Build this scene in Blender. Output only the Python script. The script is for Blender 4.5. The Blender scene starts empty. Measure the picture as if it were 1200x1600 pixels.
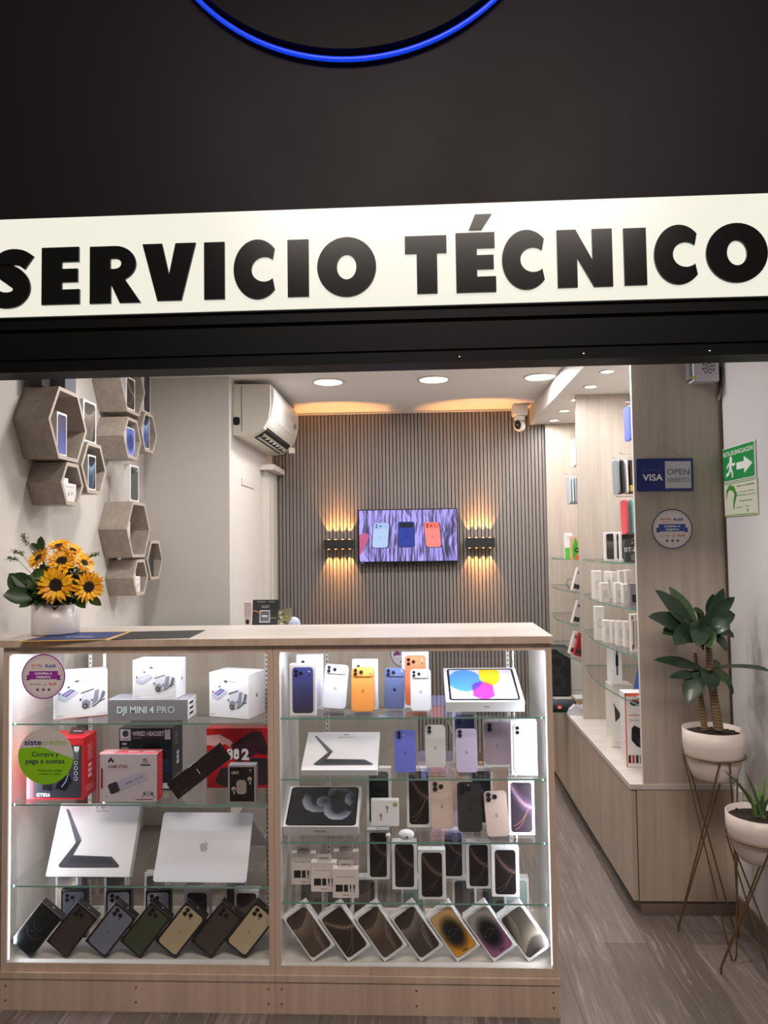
import bpy, math, random
from mathutils import Matrix, Vector
random.seed(7)
S = bpy.context.scene
C = S.collection
PI = math.pi

# ---------------------------------------------------------------- camera, world, lights, exposure
EYE = 1.44
RHO, YAW, PIT = .014, .0446, .0458
FPX = 1150.0
fw = Vector((-math.sin(YAW)*math.cos(PIT), math.cos(YAW)*math.cos(PIT), math.sin(PIT)))
r0 = Vector((math.cos(YAW), math.sin(YAW), 0))
u0 = r0.cross(fw)
RV = r0*math.cos(RHO) - u0*math.sin(RHO)
UV_ = u0*math.cos(RHO) + r0*math.sin(RHO)
cd = bpy.data.cameras.new('camera'); cam = bpy.data.objects.new('camera', cd); C.objects.link(cam)
cd.sensor_fit = 'VERTICAL'; cd.sensor_height = 36.0; cd.lens = 36.0*FPX/1600.0
cd.clip_start = .05
mw = Matrix.Identity(4)
for i in range(3):
    mw[i][0] = RV[i]; mw[i][1] = UV_[i]; mw[i][2] = -fw[i]
mw[2][3] = EYE
cam.matrix_world = mw
S.camera = cam
S.view_settings.view_transform = 'Standard'; S.view_settings.look = 'None'
S.view_settings.gamma = 1; S.view_settings.use_curve_mapping = False
S.view_settings.exposure = 0.06
try:
    S.cycles.max_bounces = 10; S.cycles.transparent_max_bounces = 48; S.cycles.caustics_reflective = False
    S.cycles.caustics_refractive = False; S.cycles.sample_clamp_indirect = 4; S.cycles.use_denoising = True
except Exception: pass
wd = bpy.data.worlds.new('world'); S.world = wd; wd.use_nodes = True
wd.node_tree.nodes['Background'].inputs[0].default_value = (.75, .68, .62, 1)
wd.node_tree.nodes['Background'].inputs[1].default_value = .22

def lamp(name, kind, loc, power, col=(1, 1, 1), size=.1, sy=None, aim=(0, 0, -1), spot=None, blend=.5):
    l = bpy.data.lights.new(name, kind); l.energy = power; l.color = col
    if kind == 'AREA':
        l.size = size
        if sy: l.shape = 'RECTANGLE'; l.size_y = sy
    else:
        l.shadow_soft_size = size
    if kind == 'SPOT': l.spot_size = math.radians(spot); l.spot_blend = blend
    o = bpy.data.objects.new(name, l); C.objects.link(o); o.location = loc
    o.rotation_euler = Vector(aim).to_track_quat('-Z', 'Y').to_euler()
    return o

WARMW = (1.0, .97, .94); COOL = (.86, .90, 1.0)
ZC = 2.355            # ceiling
DL = [(-.48, 4.03), (.105, 4.03), (.685, 4.03), (-.9, 2.9), (-.2, 2.9), (.5, 2.9)]  # rear three are real; the front three are unseen, added to light the room
for x, y in DL:
    lamp('downlight_lamp', 'AREA', (x, y, ZC-.014), 7 if y > 3.5 else 5.5, WARMW, .14).data.shape = 'DISK'
SP = [(.905, 3.2), (.905, 3.47), (.905, 3.80), (.905, 4.14), (.905, 4.48), (.905, 4.82)]
for x, y in SP:
    lamp('spot_lamp', 'AREA', (x, y, 2.23), 1.8, WARMW, .05).data.shape = 'DISK'
# the lit passage outside the shop, behind the photographer
lamp('passage_lamp', 'AREA', (.2, .1, 3.5), 75, (1.0, .88, .79), 2.2, .6, aim=(0, .62, -.78))

# ---------------------------------------------------------------- helpers
def at(px, py, X=None, Y=None, Z=None):
    u = (px-600)/FPX; v = (800-py)/FPX
    d = fw + u*RV + v*UV_
    t = X/d.x if X is not None else Y/d.y if Y is not None else (Z-EYE)/d.z
    return Vector((t*d.x, t*d.y, EYE+t*d.z))

def lin(c):
    if isinstance(c, str):
        c = [int(c[i:i+2], 16)/255 for i in (0, 2, 4)]
    return tuple(((x/12.92) if x <= .04045 else ((x+.055)/1.055)**2.4) for x in c[:3])

MATS = {}
def mat(name, col='808080', rough=.5, metal=0, emit=None, es=1, spec=.5, coat=0):
    if name in MATS: return MATS[name]
    m = bpy.data.materials.new(name); m.use_nodes = True
    b = m.node_tree.nodes['Principled BSDF']
    b.inputs['Base Color'].default_value = (*lin(col), 1)
    b.inputs['Roughness'].default_value = rough; b.inputs['Metallic'].default_value = metal
    b.inputs['Specular IOR Level'].default_value = spec
    b.inputs['Coat Weight'].default_value = coat
    if emit:
        b.inputs['Emission Color'].default_value = (*lin(emit), 1); b.inputs['Emission Strength'].default_value = es
    m.diffuse_color = (*lin(col), 1)
    MATS[name] = m; return m

def K(hexcol, rough=.55):       # plain print ink / paint by colour
    return mat('ink_'+hexcol+('_%d' % int(rough*100)), hexcol, rough)

def nodes(m): return m.node_tree.nodes, m.node_tree.links

def wood_mat(name, c1, c2, rough=.45, axis=2, sc=1.0, contrast=1.0, bump=.02):
    m = mat(name, c1, rough); N, L = nodes(m); b = N['Principled BSDF']
    tc = N.new('ShaderNodeTexCoord'); mp = N.new('ShaderNodeMapping')
    s = [38*sc]*3; s[axis] = 1.6*sc
    mp.inputs['Scale'].default_value = s
    n1 = N.new('ShaderNodeTexNoise'); n1.inputs['Scale'].default_value = 1.0; n1.inputs['Detail'].default_value = 6; n1.inputs['Roughness'].default_value = .65
    mp2 = N.new('ShaderNodeMapping'); s2 = [5*sc]*3; s2[axis] = .5*sc; mp2.inputs['Scale'].default_value = s2
    n2 = N.new('ShaderNodeTexNoise'); n2.inputs['Scale'].default_value = 1.0; n2.inputs['Detail'].default_value = 3
    L.new(tc.outputs['Object'], mp.inputs[0]); L.new(tc.outputs['Object'], mp2.inputs[0])
    L.new(mp.outputs[0], n1.inputs['Vector']); L.new(mp2.outputs[0], n2.inputs['Vector'])
    ad = N.new('ShaderNodeMath'); ad.operation = 'ADD'; L.new(n1.outputs[0], ad.inputs[0]); L.new(n2.outputs[0], ad.inputs[1])
    r = N.new('ShaderNodeMapRange'); r.inputs[1].default_value = 1-.3/contrast; r.inputs[2].default_value = 1+.3/contrast
    L.new(ad.outputs[0], r.inputs[0])
    mx = N.new('ShaderNodeMix'); mx.data_type = 'RGBA'
    mx.inputs[6].default_value = (*lin(c1), 1); mx.inputs[7].default_value = (*lin(c2), 1)
    L.new(r.outputs[0], mx.inputs[0]); L.new(mx.outputs[2], b.inputs['Base Color'])
    bp = N.new('ShaderNodeBump'); bp.inputs['Strength'].default_value = bump*5; bp.inputs['Distance'].default_value = .002
    L.new(n1.outputs[0], bp.inputs['Height']); L.new(bp.outputs[0], b.inputs['Normal'])
    return m

def plaster(name, col, var=.04, rough=.85):
    m = mat(name, col, rough); N, L = nodes(m); b = N['Principled BSDF']
    tc = N.new('ShaderNodeTexCoord'); n = N.new('ShaderNodeTexNoise'); n.inputs['Scale'].default_value = 2.2; n.inputs['Detail'].default_value = 4
    L.new(tc.outputs['Object'], n.inputs['Vector'])
    mx = N.new('ShaderNodeMix'); mx.data_type = 'RGBA'; c = lin(col)
    mx.inputs[6].default_value = (*[x*(1-var) for x in c], 1); mx.inputs[7].default_value = (*[min(1, x*(1+var)) for x in c], 1)
    L.new(n.outputs[0], mx.inputs[0]); L.new(mx.outputs[2], b.inputs['Base Color'])
    n2 = N.new('ShaderNodeTexNoise'); n2.inputs['Scale'].default_value = 90
    L.new(tc.outputs['Object'], n2.inputs['Vector'])
    bp = N.new('ShaderNodeBump'); bp.inputs['Strength'].default_value = .12; bp.inputs['Distance'].default_value = .002
    L.new(n2.outputs[0], bp.inputs['Height']); L.new(bp.outputs[0], b.inputs['Normal'])
    return m

def glass_mat(name, tint=(.96, .99, .975), refl=1.0):
    m = bpy.data.materials.new(name); m.use_nodes = True; N, L = nodes(m)
    for n in list(N): N.remove(n)
    out = N.new('ShaderNodeOutputMaterial'); tr = N.new('ShaderNodeBsdfTransparent'); gl = N.new('ShaderNodeBsdfGlossy')
    tr.inputs[0].default_value = (*tint, 1); gl.inputs['Roughness'].default_value = .02
    fr = N.new('ShaderNodeFresnel'); fr.inputs[0].default_value = 1.45
    mu = N.new('ShaderNodeMath'); mu.operation = 'MULTIPLY'; mu.inputs[1].default_value = refl
    mx = N.new('ShaderNodeMixShader'); L.new(fr.outputs[0], mu.inputs[0])
    ge = N.new('ShaderNodeNewGeometry'); inv = N.new('ShaderNodeMath'); inv.operation = 'SUBTRACT'; inv.inputs[0].default_value = 1; L.new(ge.outputs['Backfacing'], inv.inputs[1])
    m3_ = N.new('ShaderNodeMath'); m3_.operation = 'MULTIPLY'; L.new(mu.outputs[0], m3_.inputs[0]); L.new(inv.outputs[0], m3_.inputs[1]); L.new(m3_.outputs[0], mx.inputs[0])
    L.new(tr.outputs[0], mx.inputs[1]); L.new(gl.outputs[0], mx.inputs[2]); L.new(mx.outputs[0], out.inputs[0])
    MATS[name] = m; return m

def attr_mat(name, emit=0, rough=.4):
    m = mat(name, 'ffffff', rough); N, L = nodes(m); b = N['Principled BSDF']
    a = N.new('ShaderNodeAttribute'); a.attribute_name = 'art'
    L.new(a.outputs['Color'], b.inputs['Base Color'])
    if emit:
        b.inputs['Base Color'].default_value = (0, 0, 0, 1)
        for l in list(L):
            if l.to_socket == b.inputs['Base Color']: L.remove(l)
        b.inputs['Base Color'].default_value = (.01, .01, .01, 1)
        L.new(a.outputs['Color'], b.inputs['Emission Color']); b.inputs['Emission Strength'].default_value = emit
    return m

W_LIGHT = wood_mat('whitewashed_wood', 'c9bdb2', 'a89a8e', .42)
W_FRAME = wood_mat('frame_wood_warm_lit', 'd2b9a8', 'b59c8a', .42)  # same wood as the counter top, warm dim front light put into its colour
W_TOP = wood_mat('counter_wood_ceiling_lit', 'cfc9c4', 'b8afa8', .35, axis=0)  # same wood as the frame, ceiling light on the top put into its colour
W_HEX = wood_mat('grey_oak', 'b7aba0', '978b81', .5, axis=1)
W_HEXRIM = wood_mat('light_oak_edge', 'c6bcb3', 'aea398', .5, axis=1)
W_PLINTH = wood_mat('brown_grey_plinth', '7d6d63', '66574f', .5, axis=0)
PLASTER = plaster('white_plaster', 'd6d1cc')
CEIL = plaster('ceiling_paint', 'ece8e4')
GLASS = glass_mat('clear_glass', (.985, .992, .99))
GLASSE = mat('green_glass_edge', '6fa090', .12, spec=.8)
ACRY = glass_mat('clear_acrylic', (.93, .94, .96), 1.6)
ART = attr_mat('printed_art', 0, .35)
SCREEN = attr_mat('lit_screen', 1.0)
WHITEBOX = mat('white_card', 'eeecee', .38)
WHITEP = mat('white_plastic', 'dcd8d0', .35)
BLACKM = mat('black_matt', '17171a', .5)
DARKBOX = mat('black_card', '1b1a1c', .32)
LED = mat('led_white', 'ffffff', .5, emit='e8f0ff', es=1.6)
LAMPE = mat('lamp_disc', 'ffffff', .5, emit='fff6e8', es=9)
CHROME = mat('chrome', 'c8c8cc', .2, 1)

GLY = {}
def glyphs(s, bold):
    k = (s, bold)
    if k not in GLY:
        cu = bpy.data.curves.new('t', 'FONT'); cu.body = s; cu.size = 1; cu.resolution_u = 3; cu.offset = bold
        o = bpy.data.objects.new('t', cu); C.objects.link(o)
        dg = bpy.context.evaluated_depsgraph_get(); e = o.evaluated_get(dg); me = e.to_mesh()
        vs = [(v.co.x, v.co.y) for v in me.vertices]; fs = [tuple(p.vertices) for p in me.polygons]
        e.to_mesh_clear(); bpy.data.objects.remove(o); bpy.data.curves.remove(cu)
        GLY[k] = (vs, fs)
    return GLY[k]

def arc(cx, cy, r, a0, a1, n=12, ry=None):
    ry = ry or r
    return [(cx+r*math.cos(math.radians(a0+(a1-a0)*i/n)), cy+ry*math.sin(math.radians(a0+(a1-a0)*i/n))) for i in range(n+1)]
def rr(x0, z0, x1, z1, r, n=4):
    return arc(x1-r, z1-r, r, 0, 90, n)+arc(x0+r, z1-r, r, 90, 180, n)+arc(x0+r, z0+r, r, 180, 270, n)+arc(x1-r, z0+r, r, 270, 360, n)

class MB:
    def __init__(s): s.v = []; s.f = []; s.m = []; s.sm = []; s.mats = []; s.T = Matrix.Identity(4); s.col = {}
    def mi(s, m):
        if m not in s.mats: s.mats.append(m)
        return s.mats.index(m)
    def add(s, vs, fs, m, smooth=False, cols=None):
        b = len(s.v); s.v += [s.T @ Vector(v) for v in vs]; k = s.mi(m)
        if cols:
            for i, c in enumerate(cols): s.col[b+i] = c
        for f in fs: s.f.append([b+i for i in f]); s.m.append(k); s.sm.append(smooth)
        return s
    def box(s, x0, x1, y0, y1, z0, z1, m):
        vs = [(x, y, z) for x in (x0, x1) for y in (y0, y1) for z in (z0, z1)]
        return s.add(vs, [(0, 1, 3, 2), (4, 6, 7, 5), (0, 4, 5, 1), (2, 3, 7, 6), (0, 2, 6, 4), (1, 5, 7, 3)], m)
    def bbox(s, x0, x1, y0, y1, z0, z1, m, b=.002):      # box with chamfered edges
        xs = (x0, x0+b, x1-b, x1)
        pts = []; idx = {}
        def P(x, y, z):
            k = (round(x, 6), round(y, 6), round(z, 6))
            if k not in idx: idx[k] = len(pts); pts.append((x, y, z))
            return idx[k]
        f = []
        for (ax) in range(3):
            lo = (x0, y0, z0); hi = (x1, y1, z1)
            for sgn in (0, 1):
                a1, a2 = [i for i in range(3) if i != ax]
                q = []
                for (p, r_) in ((0, 0), (1, 0), (1, 1), (0, 1)):
                    c = [0, 0, 0]; c[ax] = hi[ax] if sgn else lo[ax]
                    c[a1] = hi[a1]-b if p else lo[a1]+b; c[a2] = hi[a2]-b if r_ else lo[a2]+b
                    q.append(P(*c))
                if (sgn == 1) == (ax == 1): q.reverse()
                f.append(q)
        lo = (x0, y0, z0); hi = (x1, y1, z1)
        for ax in range(3):
            a1, a2 = [i for i in range(3) if i != ax]
            for p in (0, 1):
                for r_ in (0, 1):
                    q = []
                    for e, which in ((0, 0), (1, 0), (1, 1), (0, 1)):
                        c = [0, 0, 0]; c[ax] = hi[ax]-b if e else lo[ax]+b
                        c[a1] = (hi[a1] if p else lo[a1]) if which == 0 else (hi[a1]-b if p else lo[a1]+b)
                        c[a2] = (hi[a2]-b if r_ else lo[a2]+b) if which == 0 else (hi[a2] if r_ else lo[a2])
                        q.append(P(*c))
                    f.append(q)
        for p in (0, 1):
            for q_ in (0, 1):
                for r_ in (0, 1):
                    t = []
                    for ax in range(3):
                        c = [hi[i]-b if g else lo[i]+b for i, g in enumerate((p, q_, r_))]
                        c[ax] = hi[ax] if (p, q_, r_)[ax] else lo[ax]
                        t.append(P(*c))
                    f.append(t)
        return s.add(pts, f, m)
    def prism(s, out, y0, y1, m, smooth=False, side=None):      # outline in x,z, from y0 (front) to y1
        n = len(out); vs = [(x, y0, z) for x, z in out]+[(x, y1, z) for x, z in out]
        s.add(vs, [list(range(n))[::-1] if False else list(range(n)), list(range(2*n-1, n-1, -1))], m)
        s.add(vs, [(i, i+n, (i+1) % n+n, (i+1) % n) for i in range(n)], side or m, smooth)
        return s
    def poly(s, pts, m, d=.0004): return s.add([(x, -d, z) for x, z in pts], [list(range(len(pts)))], m)
    def rect(s, x0, z0, x1, z1, m, d=.0004): return s.poly([(x0, z0), (x1, z0), (x1, z1), (x0, z1)], m, d)
    def ell(s, x, z, rx, rz, m, d=.0004, n=20): return s.poly(arc(x, z, rx, 0, 360-360/n, n-1, rz), m, d)
    def ring(s, x, z, r1, r2, m, d=.0004, n=32, a0=0, a1=360, asp=1):
        A = arc(x, z, r1, a0, a1, n, r1*asp); B = arc(x, z, r2, a0, a1, n, r2*asp)
        vs = [(p[0], -d, p[1]) for p in A+B]; k = n+1
        return s.add(vs, [(i, i+1, i+1+k, i+k) for i in range(n)], m)
    def line(s, pts, w, m, d=.0004):
        vs = []; n = len(pts)
        for i, (x, z) in enumerate(pts):
            a = pts[max(0, i-1)]; b = pts[min(n-1, i+1)]; dx, dz = b[0]-a[0], b[1]-a[1]; L_ = math.hypot(dx, dz) or 1
            ww = w[i] if isinstance(w, (list, tuple)) else w
            nx, nz = -dz/L_*ww/2, dx/L_*ww/2
            vs += [(x+nx, -d, z+nz), (x-nx, -d, z-nz)]
        return s.add(vs, [(2*i, 2*i+1, 2*i+3, 2*i+2) for i in range(n-1)], m)
    def text(s, t, x, z, h, m, al='c', bold=.0, w=None, d=.0005, dep=0):
        vs, fs = glyphs(t, bold)
        if not vs: return s
        x0 = min(v[0] for v in vs); x1 = max(v[0] for v in vs); z1 = max(v[1] for v in vs); z0 = min(v[1] for v in vs)
        k = h/.73; kx = k if w is None else w/(x1-x0)
        ox = x-(x0+x1)/2*kx if al == 'c' else x-x0*kx if al == 'l' else x-x1*kx
        return s.add([(ox+v[0]*kx, -d, z+v[1]*k) for v in vs], fs, m)
    def art(s, x0, z0, x1, z1, fn, r=0, nu=12, nv=24, d=.0004, m=None):
        w, h = x1-x0, z1-z0
        rows = sorted(set([round(i/nv, 4) for i in range(nv+1)]+([r/h*t for t in (0, .08, .3, .6, 1)]+[1-r/h*t for t in (0, .08, .3, .6, 1)] if r else [])))
        vs = []; cs = []
        for v in rows:
            z = v*h; ins = 0
            e = min(z, h-z)
            if r and e < r: ins = r-math.sqrt(max(0, r*r-(r-e)**2))
            for i in range(nu+1):
                x = ins+(w-2*ins)*i/nu
                vs.append((x0+x, -d, z0+z)); cs.append((*lin(fn(x/w, v)), 1))
        k = nu+1
        fs = [(a*k+i, a*k+i+1, (a+1)*k+i+1, (a+1)*k+i) for a in range(len(rows)-1) for i in range(nu)]
        return s.add(vs, fs, m or ART, False, cs)
    def tube(s, pts, r, m, n=8, cap=True, up=None):
        P = [Vector(p) for p in pts]; vs = []
        for i, p in enumerate(P):
            t = (P[min(i+1, len(P)-1)]-P[max(i-1, 0)]).normalized()
            if up is None: up = Vector((0, 0, 1)) if abs(t.z) < .9 else Vector((1, 0, 0))
            a = t.cross(up).normalized(); b = t.cross(a).normalized(); up = -b if False else up
            rad = r[i] if isinstance(r, (list, tuple)) else r
            vs += [p+a*(rad*math.cos(2*PI*j/n))+b*(rad*math.sin(2*PI*j/n)) for j in range(n)]
        fs = [(i*n+j, i*n+(j+1) % n, (i+1)*n+(j+1) % n, (i+1)*n+j) for i in range(len(P)-1) for j in range(n)]
        s.add(vs, fs, m, True)
        if cap: s.add(vs[:n], [list(range(n))], m); s.add(vs[-n:], [list(range(n))[::-1]], m)
        return s
    def lathe(s, prof, m, n=32, c=(0, 0, 0), close=False):
        vs = [(c[0]+r*math.cos(2*PI*j/n), c[1]+r*math.sin(2*PI*j/n), c[2]+z) for r, z in prof for j in range(n)]
        return s.add(vs, [(i*n+j, i*n+(j+1) % n, (i+1)*n+(j+1) % n, (i+1)*n+j) for i in range(len(prof)-1) for j in range(n)], m, True)
    def ball(s, c, r, m, n=10, k=6, sq=(1, 1, 1)):
        prof = [(r*math.sin(PI*i/k), -r*math.cos(PI*i/k)) for i in range(k+1)]
        vs = [(c[0]+p*math.cos(2*PI*j/n)*sq[0], c[1]+p*math.sin(2*PI*j/n)*sq[1], c[2]+z*sq[2]) for p, z in prof for j in range(n)]
        return s.add(vs, [(i*n+j, i*n+(j+1) % n, (i+1)*n+(j+1) % n, (i+1)*n+j) for i in range(k) for j in range(n)], m, True)
    def build(s, name, parent=None, loc=None, M=None):
        me = bpy.data.meshes.new(name)
        org = Vector(loc) if loc is not None else Vector((0, 0, 0))
        me.from_pydata([tuple(v-org) for v in s.v], [], s.f)
        for m in s.mats: me.materials.append(m)
        me.polygons.foreach_set('material_index', s.m); me.polygons.foreach_set('use_smooth', s.sm)
        if s.col:
            a = me.color_attributes.new('art', 'FLOAT_COLOR', 'POINT')
            for i, c in s.col.items(): a.data[i].color = c
        me.update()
        o = bpy.data.objects.new(name, me); C.objects.link(o); o.location = org
        if M is not None: o.matrix_world = M
        if parent: o.parent = parent
        return o

def tag(o, label, cat, group=None):
    o['label'] = label; o['category'] = cat
    if group: o['group'] = group
    return o
def struct(o): o['kind'] = 'structure'; return o
def empty(name, loc, label, cat, group=None, rot=None):
    o = bpy.data.objects.new(name, None); C.objects.link(o); o.location = loc; o.empty_display_size = .05
    if rot: o.rotation_euler = rot
    return tag(o, label, cat, group)
def face(T, right, up, origin):   # matrix mapping print plane (x, -d, z) to a face
    r = Vector(right).normalized(); u = Vector(up).normalized(); n = u.cross(r)   # local y
    M = Matrix.Identity(4)
    for i in range(3): M[i][0] = r[i]; M[i][1] = n[i]; M[i][2] = u[i]; M[i][3] = origin[i]
    return T @ M
def TR(x, y, z, rz=0, rx=0, ry=0):
    return Matrix.Translation((x, y, z)) @ Matrix.Rotation(rz, 4, 'Z') @ Matrix.Rotation(ry, 4, 'Y') @ Matrix.Rotation(rx, 4, 'X')

# ---------------------------------------------------------------- the room
XL, XR, YB, YW = -1.45, 1.21, 5.0, 3.85
fl = mat('grey_vinyl_planks', '6d635e', .38)
N, L = nodes(fl); b = N['Principled BSDF']; tc = N.new('ShaderNodeTexCoord')
mp = N.new('ShaderNodeMapping'); mp.inputs['Rotation'].default_value = (0, 0, PI/2)
br = N.new('ShaderNodeTexBrick'); br.inputs['Scale'].default_value = 1; br.inputs['Brick Width'].default_value = 1.1; br.inputs['Row Height'].default_value = .16
br.inputs['Mortar Size'].default_value = .0012; br.inputs['Color1'].default_value = (*lin('7d726d'), 1); br.inputs['Color2'].default_value = (*lin('625954'), 1); br.inputs['Mortar'].default_value = (*lin('4a423e'), 1)
L.new(tc.outputs['Object'], mp.inputs[0]); L.new(mp.outputs[0], br.inputs[0])
m2 = N.new('ShaderNodeMapping'); m2.inputs['Scale'].default_value = (26, 1.5, 1)
nz = N.new('ShaderNodeTexNoise'); nz.inputs['Scale'].default_value = 1.6; nz.inputs['Detail'].default_value = 7; nz.inputs['Roughness'].default_value = .7; nz.inputs['Distortion'].default_value = 1.2
L.new(tc.outputs['Object'], m2.inputs[0]); L.new(m2.outputs[0], nz.inputs['Vector'])
rp = N.new('ShaderNodeMapRange'); rp.inputs[1].default_value = .54; rp.inputs[2].default_value = .8; L.new(nz.outputs[0], rp.inputs[0])
rp2 = N.new('ShaderNodeMapRange'); rp2.inputs[1].default_value = .5; rp2.inputs[2].default_value = .25; rp2.inputs[4].default_value = .6; L.new(nz.outputs[0], rp2.inputs[0])
mx = N.new('ShaderNodeMix'); mx.data_type = 'RGBA'; mx.inputs[7].default_value = (*lin('b3aaa6'), 1)
L.new(rp.outputs[0], mx.inputs[0]); L.new(br.outputs[0], mx.inputs[6])
mx2 = N.new('ShaderNodeMix'); mx2.data_type = 'RGBA'; mx2.inputs[7].default_value = (*lin('433b38'), 1)
L.new(rp2.outputs[0], mx2.inputs[0]); L.new(mx.outputs[2], mx2.inputs[6]); L.new(mx2.outputs[2], b.inputs['Base Color'])
bp = N.new('ShaderNodeBump'); bp.inputs['Strength'].default_value = .15; bp.inputs['Distance'].default_value = .002
L.new(nz.outputs[0], bp.inputs['Height']); L.new(bp.outputs[0], b.inputs['Normal'])
struct(MB().box(-3.2, 3.2, -3.0, 5.1, -.05, 0, fl).build('floor'))
struct(MB().box(XL-.1, XR+.1, 2.22, 5.1, ZC, ZC+.08, CEIL).build('ceiling'))
mb = MB(); mb.box(XL-.1, XL, 2.22, YW, 0, ZC, PLASTER); struct(mb.build('wall_left'))
mb = MB(); mb.box(XL-.1, -.99, YW, YB, 0, ZC, PLASTER); struct(mb.build('wall_left_rear'))
mb = MB(); mb.box(XR, XR+.1, 2.22, 5.1, 0, ZC, plaster('cool_white_plaster', 'd3d1d3')); struct(mb.build('wall_right'))
# slatted rear wall
SLAT = wood_mat('grey_brown_slats', '88817d', '766e6a', .55); GRO = mat('dark_groove', '2c2624', .8)
mb = MB(); mb.box(XL-.1, XR+.1, YB+.012, YB+.1, 0, ZC, GRO)
x = -.99; pitch = .0246
while x < XR:
    mb.box(x, x+.0185, YB, YB+.013, .06, ZC-.006, SLAT); x += pitch
struct(mb.build('wall_back'))
struct(MB().box(-.99, .8, YB-.012, YB-.001, 0, .06, W_PLINTH).build('baseboard_back'))
struct(MB().box(-.99, .77, YB-.02, YB-.001, ZC-.012, ZC-.001, PLASTER).build('trim_1'))
struct(MB().box(XR-.012, XR-.001, 2.22, 2.94, 0, .085, W_PLINTH).build('baseboard_right'))
# soffit over the shelving
SOF = .772
mb = MB(); mb.box(SOF, XR-.002, 2.96, YB-.001, 2.245, ZC-.002, mat('soffit_white', 'dedad6', .5)); struct(mb.build('soffit'))
for i, (x, y) in enumerate(DL):
    r_ = .078
    t = empty('ceiling_downlight', (x, y, ZC), ['round recessed ceiling downlight nearest the air conditioner', 'round recessed ceiling downlight above the television, middle of three', 'round recessed ceiling downlight beside the white soffit', '', '', ''][i] or 'round recessed ceiling downlight in the front row hidden above the lintel', 'ceiling light', 'round downlights in the ceiling')
    mb = MB(); mb.lathe([(r_+.014, -.001), (r_+.012, -.006), (r_, -.008), (r_, -.001)], WHITEP, 40); mb.build('rim', t)
    mb = MB(); mb.lathe([(.0001, -.004), (r_-.001, -.004)], LAMPE, 40); mb.build('diffuser', t)
nms = ['nearest the wooden end panel', 'nearest the wooden end panel', 'second from the end panel', 'third from the end panel', 'fourth from the end panel, near the rear wall', 'farthest back, beside the slatted wall']
for i, (x, y) in enumerate(SP):
    t = empty('soffit_spotlight', (x, y, 2.245), 'small round spotlight in the white soffit, '+(nms[i] if i else 'hidden behind the lintel'), 'ceiling light', 'small spotlights in the soffit')
    MB().lathe([(.04, -.0005), (.038, -.004), (.029, -.005), (.029, -.0005)], WHITEP, 28).build('rim', t)
    MB().lathe([(.0001, -.003), (.028, -.003)], LAMPE, 28).build('diffuser', t)
# door casing on the side wall at the back
DW = mat('door_white', 'd6d2cb', .5)
t = struct(MB().box(-.989, -.955, 4.66, 4.995, 0, 1.93, DW).build('door_1'))
mb = MB(); mb.box(-.955, -.945, 4.68, 4.72, 0, 1.9, DW); mb.box(-.955, -.945, 4.80, 4.84, 0, 1.9, DW); mb.box(-.989, -.90, 4.60, 4.995, 1.932, 1.965, DW); struct(mb.build('trim_2'))
p = at(377, 752, X=-.99); q = at(396, 757, X=-.99)
mb = MB(); mb.box(-.989, -.984, p.y, q.y, p.z-.02, p.z+.02, mat('cover_plate_white', 'd2cdc6', .6))
tag(mb.build('wall_cover_plate'), 'blank rectangular cover plate on the white side wall under the air conditioner', 'cover plate')

# ---------------------------------------------------------------- front fascia, light-box sign, shutter housing
YS = 2.10
FB = mat('black_fascia_panel', '130d11', .55, spec=.12); 
N, L = nodes(FB); tc = N.new('ShaderNodeTexCoord'); nz = N.new('ShaderNodeTexNoise'); nz.inputs['Scale'].default_value = 3; nz.inputs['Detail'].default_value = 5
L.new(tc.outputs['Object'], nz.inputs['Vector']); rp = N.new('ShaderNodeMapRange'); rp.inputs[3].default_value = .45; rp.inputs[4].default_value = .62
L.new(nz.outputs[0], rp.inputs[0]); L.new(rp.outputs[0], N['Principled BSDF'].inputs['Roughness'])
zt = at(600, 327, Y=YS).z; zb = at(600, 485, Y=YS).z; zl = at(600, 570, Y=YS).z
struct(MB().box(-2.6, 2.6, YS-.0, YS+.12, zt+.003, 4.2, FB).build('wall_front_upper'))
struct(MB().box(-2.6, XL, YS, YS+.12, 0, zl, FB).build('wall_front_left'))
struct(MB().box(XR, 2.6, YS, YS+.12, 0, zl, FB).build('wall_front_right'))
t = empty('lightbox_sign', (0, YS, zb), 'long illuminated white sign with black letters reading SERVICIO TÉCNICO', 'sign')
mb = MB(); mb.box(-1.9, 1.9, YS-.02-zb*0, YS+.1, zb, zt, BLACKM)
mb.v = [v-Vector((0, YS, zb)) for v in mb.v]; mb.build('sign_housing', t)
mb = MB(); mb.box(-1.895, 1.895, -.026, -.0205, .004, zt-zb-.004, mat('lit_acrylic', '55534e', .25, emit='f3f1e2', es=.86)); mb.build('sign_face', t)
LET = mat('black_gloss_letter', '080707', .22, spec=.25)
YL = YS-.027
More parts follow.
